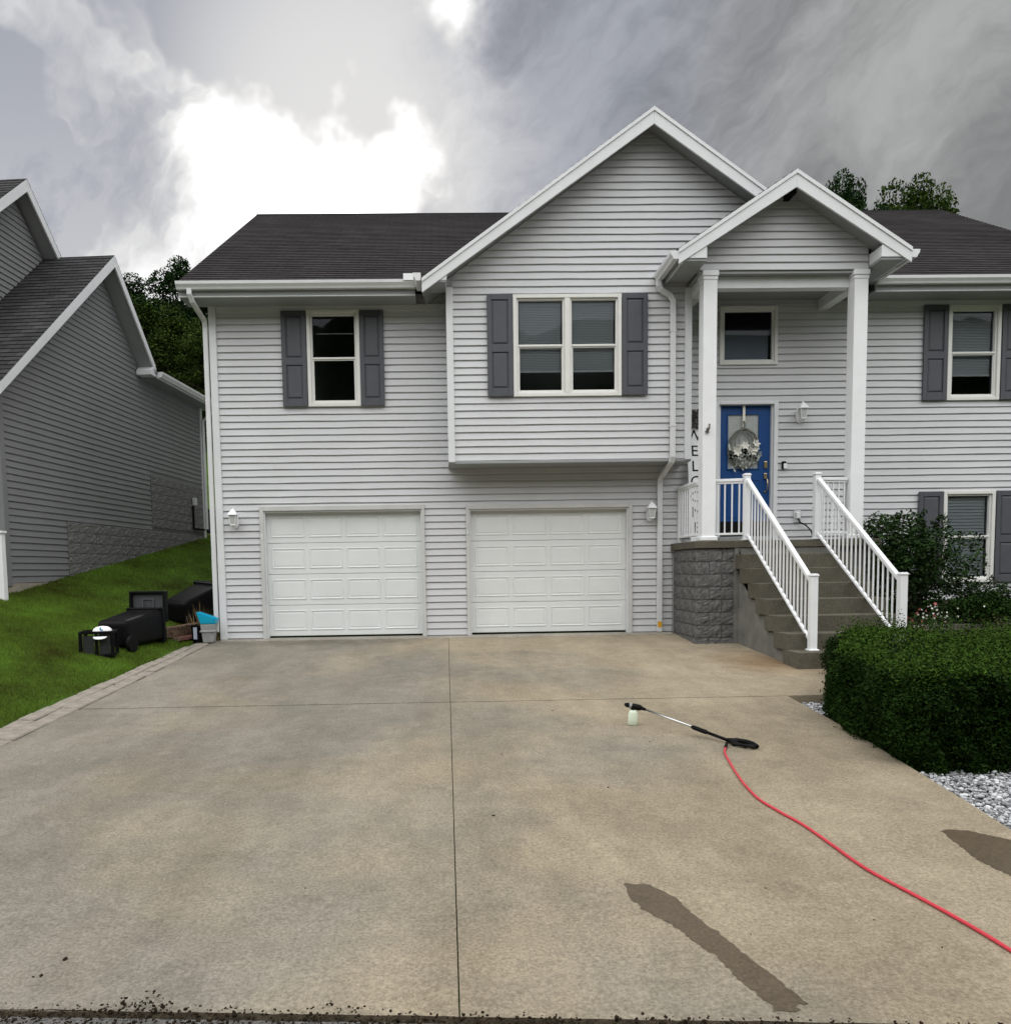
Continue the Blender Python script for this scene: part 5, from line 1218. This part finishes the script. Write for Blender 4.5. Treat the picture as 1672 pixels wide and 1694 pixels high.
# ------------------------------------------------------------------ things on the lawn at the house corner
def cart(loc, yaw, pitch, roll, label, open_lid):
    e = empty('wheeled_bin', loc, label, 'trash bin', 'black wheeled bins lying on the grass')
    T = Matrix.Translation(loc) @ Matrix.Rotation(yaw, 4, 'Z') @ Matrix.Rotation(pitch, 4, 'X') @ Matrix.Rotation(roll, 4, 'Y')
    # local: y = bin height axis (base at 0), z up from the grass, x width
    def frustum(w0, d0, w1, d1, y0, y1, z_off0, z_off1):
        return [(-w0/2, y0, z_off0), (w0/2, y0, z_off0), (w0/2, y0, z_off0+d0), (-w0/2, y0, z_off0+d0), (-w1/2, y1, z_off1), (w1/2, y1, z_off1), (w1/2, y1, z_off1+d1), (-w1/2, y1, z_off1+d1)]
    F = [(0, 1, 2, 3), (0, 4, 5, 1), (1, 5, 6, 2), (2, 6, 7, 3), (3, 7, 4, 0)]
    b = MB().add(frustum(.47, .40, .58, .50, 0, .98, .09, .05), F); b.add(frustum(.44, .37, .55, .47, .03, .981, .105, .065), [tuple(reversed(f)) for f in F]); b.xf(T).build('body', MAT_BLACK, e, .085, seg=4, smooth=True)
    ring(-.31, .31, .025, .575, .035, .93, 1.0).xf(T).build('rim', MAT_BLACK, e, .012)
    MB().tube([T @ Vector((-.25, 1.02, .02)), T @ Vector((.25, 1.02, .02))], .018, 8).build('handle', MAT_BLACK, e, smooth=True)
    MB().tube([T @ Vector((-.29, .06, .14)), T @ Vector((.29, .06, .14))], .012, 6).build('axle', MAT_STEEL, e)
    for s in (-1, 1):
        MB().lathe([(.03, -.028), (.125, -.026), (.13, -.012), (.13, .012), (.125, .026), (.03, .028)], 20, T @ Matrix.Translation((s*.275, .06, .14)) @ Matrix.Rotation(math.pi/2, 4, 'Y')).build('wheel', MAT_BLACK2, e)
    if open_lid:
        lm = MB().add([(-.31, -.03, 0), (.31, -.03, 0), (.33, .03, 0), (-.33, .03, 0), (-.26, -.035, .60), (.26, -.035, .60), (.28, .03, .62), (-.28, .03, .62)], [(3, 2, 1, 0), (4, 5, 6, 7), (0, 1, 5, 4), (1, 2, 6, 5), (2, 3, 7, 6), (3, 0, 4, 7)])
        LT = T @ Matrix.Translation((.0, 1.04, .33)) @ Matrix.Rotation(math.radians(-6), 4, 'X')
        ring(-.31, .31, .0, .50, .045, -.05, .05).xf(LT).build('lid', MAT_BLACK, e, .015, seg=2)
        MB().box(-.27, .27, .0, .03, .04, .46).xf(LT).build('lid_panel', M('lid_inside', (.05, .052, .055), .5, .4, .2, 6), e)
        ring(-.10, .10, .18, .38, .02, -.016, -.001).xf(LT).build('lid_rib', MAT_SHUT, e)
    else:
        MB().box(-.31, .31, 1.0, 1.06, .02, .58).xf(T).build('lid', MAT_BLACK, e, .03, seg=2)
    return e
cart((-4.97, -1.78, float(lawn_z(-4.97, -1.78))-.10), math.radians(-9), math.radians(4), 0, 'black wheeled bin on its back with the lid flipped up, behind the crate', True)
cart((-4.80, .45, float(lawn_z(-4.80, .45))-.08), math.radians(-22), math.radians(14), math.radians(6), 'black wheeled bin lying closed beside the house corner', False)
cr = empty('black_crate', (-4.96, -2.25, -.02), 'black open-sided crate with a white cap on it, in front of the bin', 'crate')
CT = Matrix.Translation((-4.96, -2.25, float(lawn_z(-4.96, -2.25))-.04)) @ Matrix.Rotation(.25, 4, 'Z'); w_ = .205
fr = MB()
for sx in (-1, 1):
    for sy in (-1, 1): MB().box(sx*w_-.022, sx*w_+.022, sy*.19-.022, sy*.19+.022, 0, .36).xf(CT).build('corner_post', MAT_BLACK, cr, .006)
pass
for z_ in (0, .325):
    m = MB()
    for sy in (-1, 1): m.box(-w_, w_, sy*.19-.018, sy*.19+.018, z_, z_+.035)
    for sx in (-1, 1): m.box(sx*w_-.018, sx*w_+.018, -.19, .19, z_+.0005, z_+.0355)
    m.xf(CT).build('rim', MAT_BLACK, cr)
MB().box(-w_, w_, -.19, .19, .01, .025).xf(CT).build('floor', MAT_BLACK, cr); MB().box(-.02, .02, -.20, -.18, .03, .33).xf(CT).build('centre_bar', MAT_BLACK, cr)
for x_ in (-.105, .105): MB().box(x_-.07, x_+.07, -.186, -.182, .04, .30).xf(CT).build('mesh_panel', M('crate_mesh', (.022, .024, .024), .6), cr)
cp = empty('white_cap', (-4.9, -2.3, .34), 'white cap with a small blue mark lying on the black crate', 'cap')
MB().lathe([(.115, 0), (.118, .03), (.105, .075), (.07, .11), (.02, .125)], 18, CT @ Matrix.Translation((.06, -.06, .335)) @ Matrix.Diagonal((1.1, .95, .72, 1))).build('crown', MAT_WHITE2, cp, smooth=True)
MB().prism([(.09*math.cos(a), -.06-.11*math.sin(a)) for a in [math.pi*i/8 for i in range(9)]], 'z', .335, .343).xf(CT @ Matrix.Translation((.05, -.06, -.03)) @ Matrix.Rotation(.25, 4, 'X')).build('brim', MAT_WHITE2, cp)
MB().box(.045, .065, -.178, -.174, .375, .415).box(.06, .085, -.1785, -.1745, .37, .385).xf(CT).build('blue_mark', M('cap_mark', (.05, .25, .5), .6), cp)
gzl = lambda x, y: float(lawn_z(x, y))
for nm, a, b, wd, ht, mt, lab in (('timber_log', (-4.66, -.55), (-4.34, .35), .17, .17, MAT_WOOD, 'thick weathered timber nearest the bin, end facing out'), ('timber_board', (-4.48, -.52), (-4.20, .20), .16, .06, MAT_WOODR, 'flat reddish board in front of the timbers'), ('timber_log', (-4.56, -.15), (-4.30, .50), .11, .11, MAT_WOOD, 'darker thin timber behind the reddish board')):
    e = empty(nm, (a[0], a[1], gzl(*a)), lab, 'timber', 'old timbers by the house corner')
    MB().beam((a[0], a[1], gzl(*a)+ht/2+.01), (b[0], b[1], gzl(*b)+ht/2+.01), wd, ht).build('beam', mt, e, .008)
    MB().beam((a[0]-.004, a[1]-.010, gzl(*a)+ht/2+.01), (a[0], a[1], gzl(*a)+ht/2+.01), wd*.93, ht*.9).build('cut_end', M('cut_end', (.17, .14, .09), .9, .1, .4, 40), e)
q = np.random.default_rng(90); sxx = q.normal(-4.17, .09, 420); syy = q.normal(.10, .12, 420)
dg = blades('dried_grass', sxx, syy, lawn_z(sxx, syy), q.uniform(.18, .52, 420), np.full(420, .011), MAT_STRAW, rs=14, lean=.45)
tag(dg, 'clump of dry brown stalks leaning at the house corner', 'dry plant', kind='stuff')
tb = empty('grey_tub', (-4.0, -.27, -.01), 'tall light grey plastic tub at the house corner', 'tub')
MB().add([(-.085, -.075, 0), (.085, -.075, 0), (.085, .075, 0), (-.085, .075, 0), (-.12, -.10, .31), (.12, -.10, .31), (.12, .10, .31), (-.12, .10, .31)], [(3, 2, 1, 0), (0, 1, 5, 4), (1, 2, 6, 5), (2, 3, 7, 6), (3, 0, 4, 7), (4, 5, 6, 7)]).xf(Matrix.Translation((-4.01, -.28, -.01))).build('tub_body', MAT_GREYP, tb, .015, seg=2)
MB().box(-4.135, -3.885, -.385, -.175, .165, .195).build('tub_rim', MAT_GREYP, tb, .006)
sc = empty('turquoise_scoop', (-4.0, -.28, .30), 'bright turquoise plastic scoop resting on the grey tub', 'scoop')
MB().add([(-.11, -.10, 0), (.13, -.10, 0), (.13, .10, 0), (-.11, .10, 0), (-.175, -.115, .20), (.145, -.115, .085), (.145, .115, .085), (-.175, .115, .20)], [(3, 2, 1, 0), (0, 1, 5, 4), (1, 2, 6, 5), (2, 3, 7, 6), (3, 0, 4, 7)]).add([(-.10, -.09, .01), (.12, -.09, .01), (.12, .09, .01), (-.10, .09, .01), (-.165, -.105, .198), (.135, -.105, .083), (.135, .105, .083), (-.165, .105, .198)], [(0, 1, 2, 3), (4, 5, 1, 0), (5, 6, 2, 1), (6, 7, 3, 2), (7, 4, 0, 3)]).xf(Matrix.Translation((-4.01, -.28, .305))).build('scoop_pan', MAT_TEAL, sc, .006)
pt = empty('black_pot', (-4.22, -.24, .01), 'small black pot with a pale label beside the grey tub', 'pot')
MB().lathe([(.085, 0), (.11, .26), (.118, .262), (.118, .285), (.10, .285), (.09, .2)], 18, Matrix.Translation((-4.22, -.22, -.005))).build('pot_body', MAT_BLACK, pt, smooth=False)
MB().box(-4.255, -4.195, -.336, -.330, .05, .25).build('pot_label', M('pale_label', (.36, .40, .48), .6), pt)
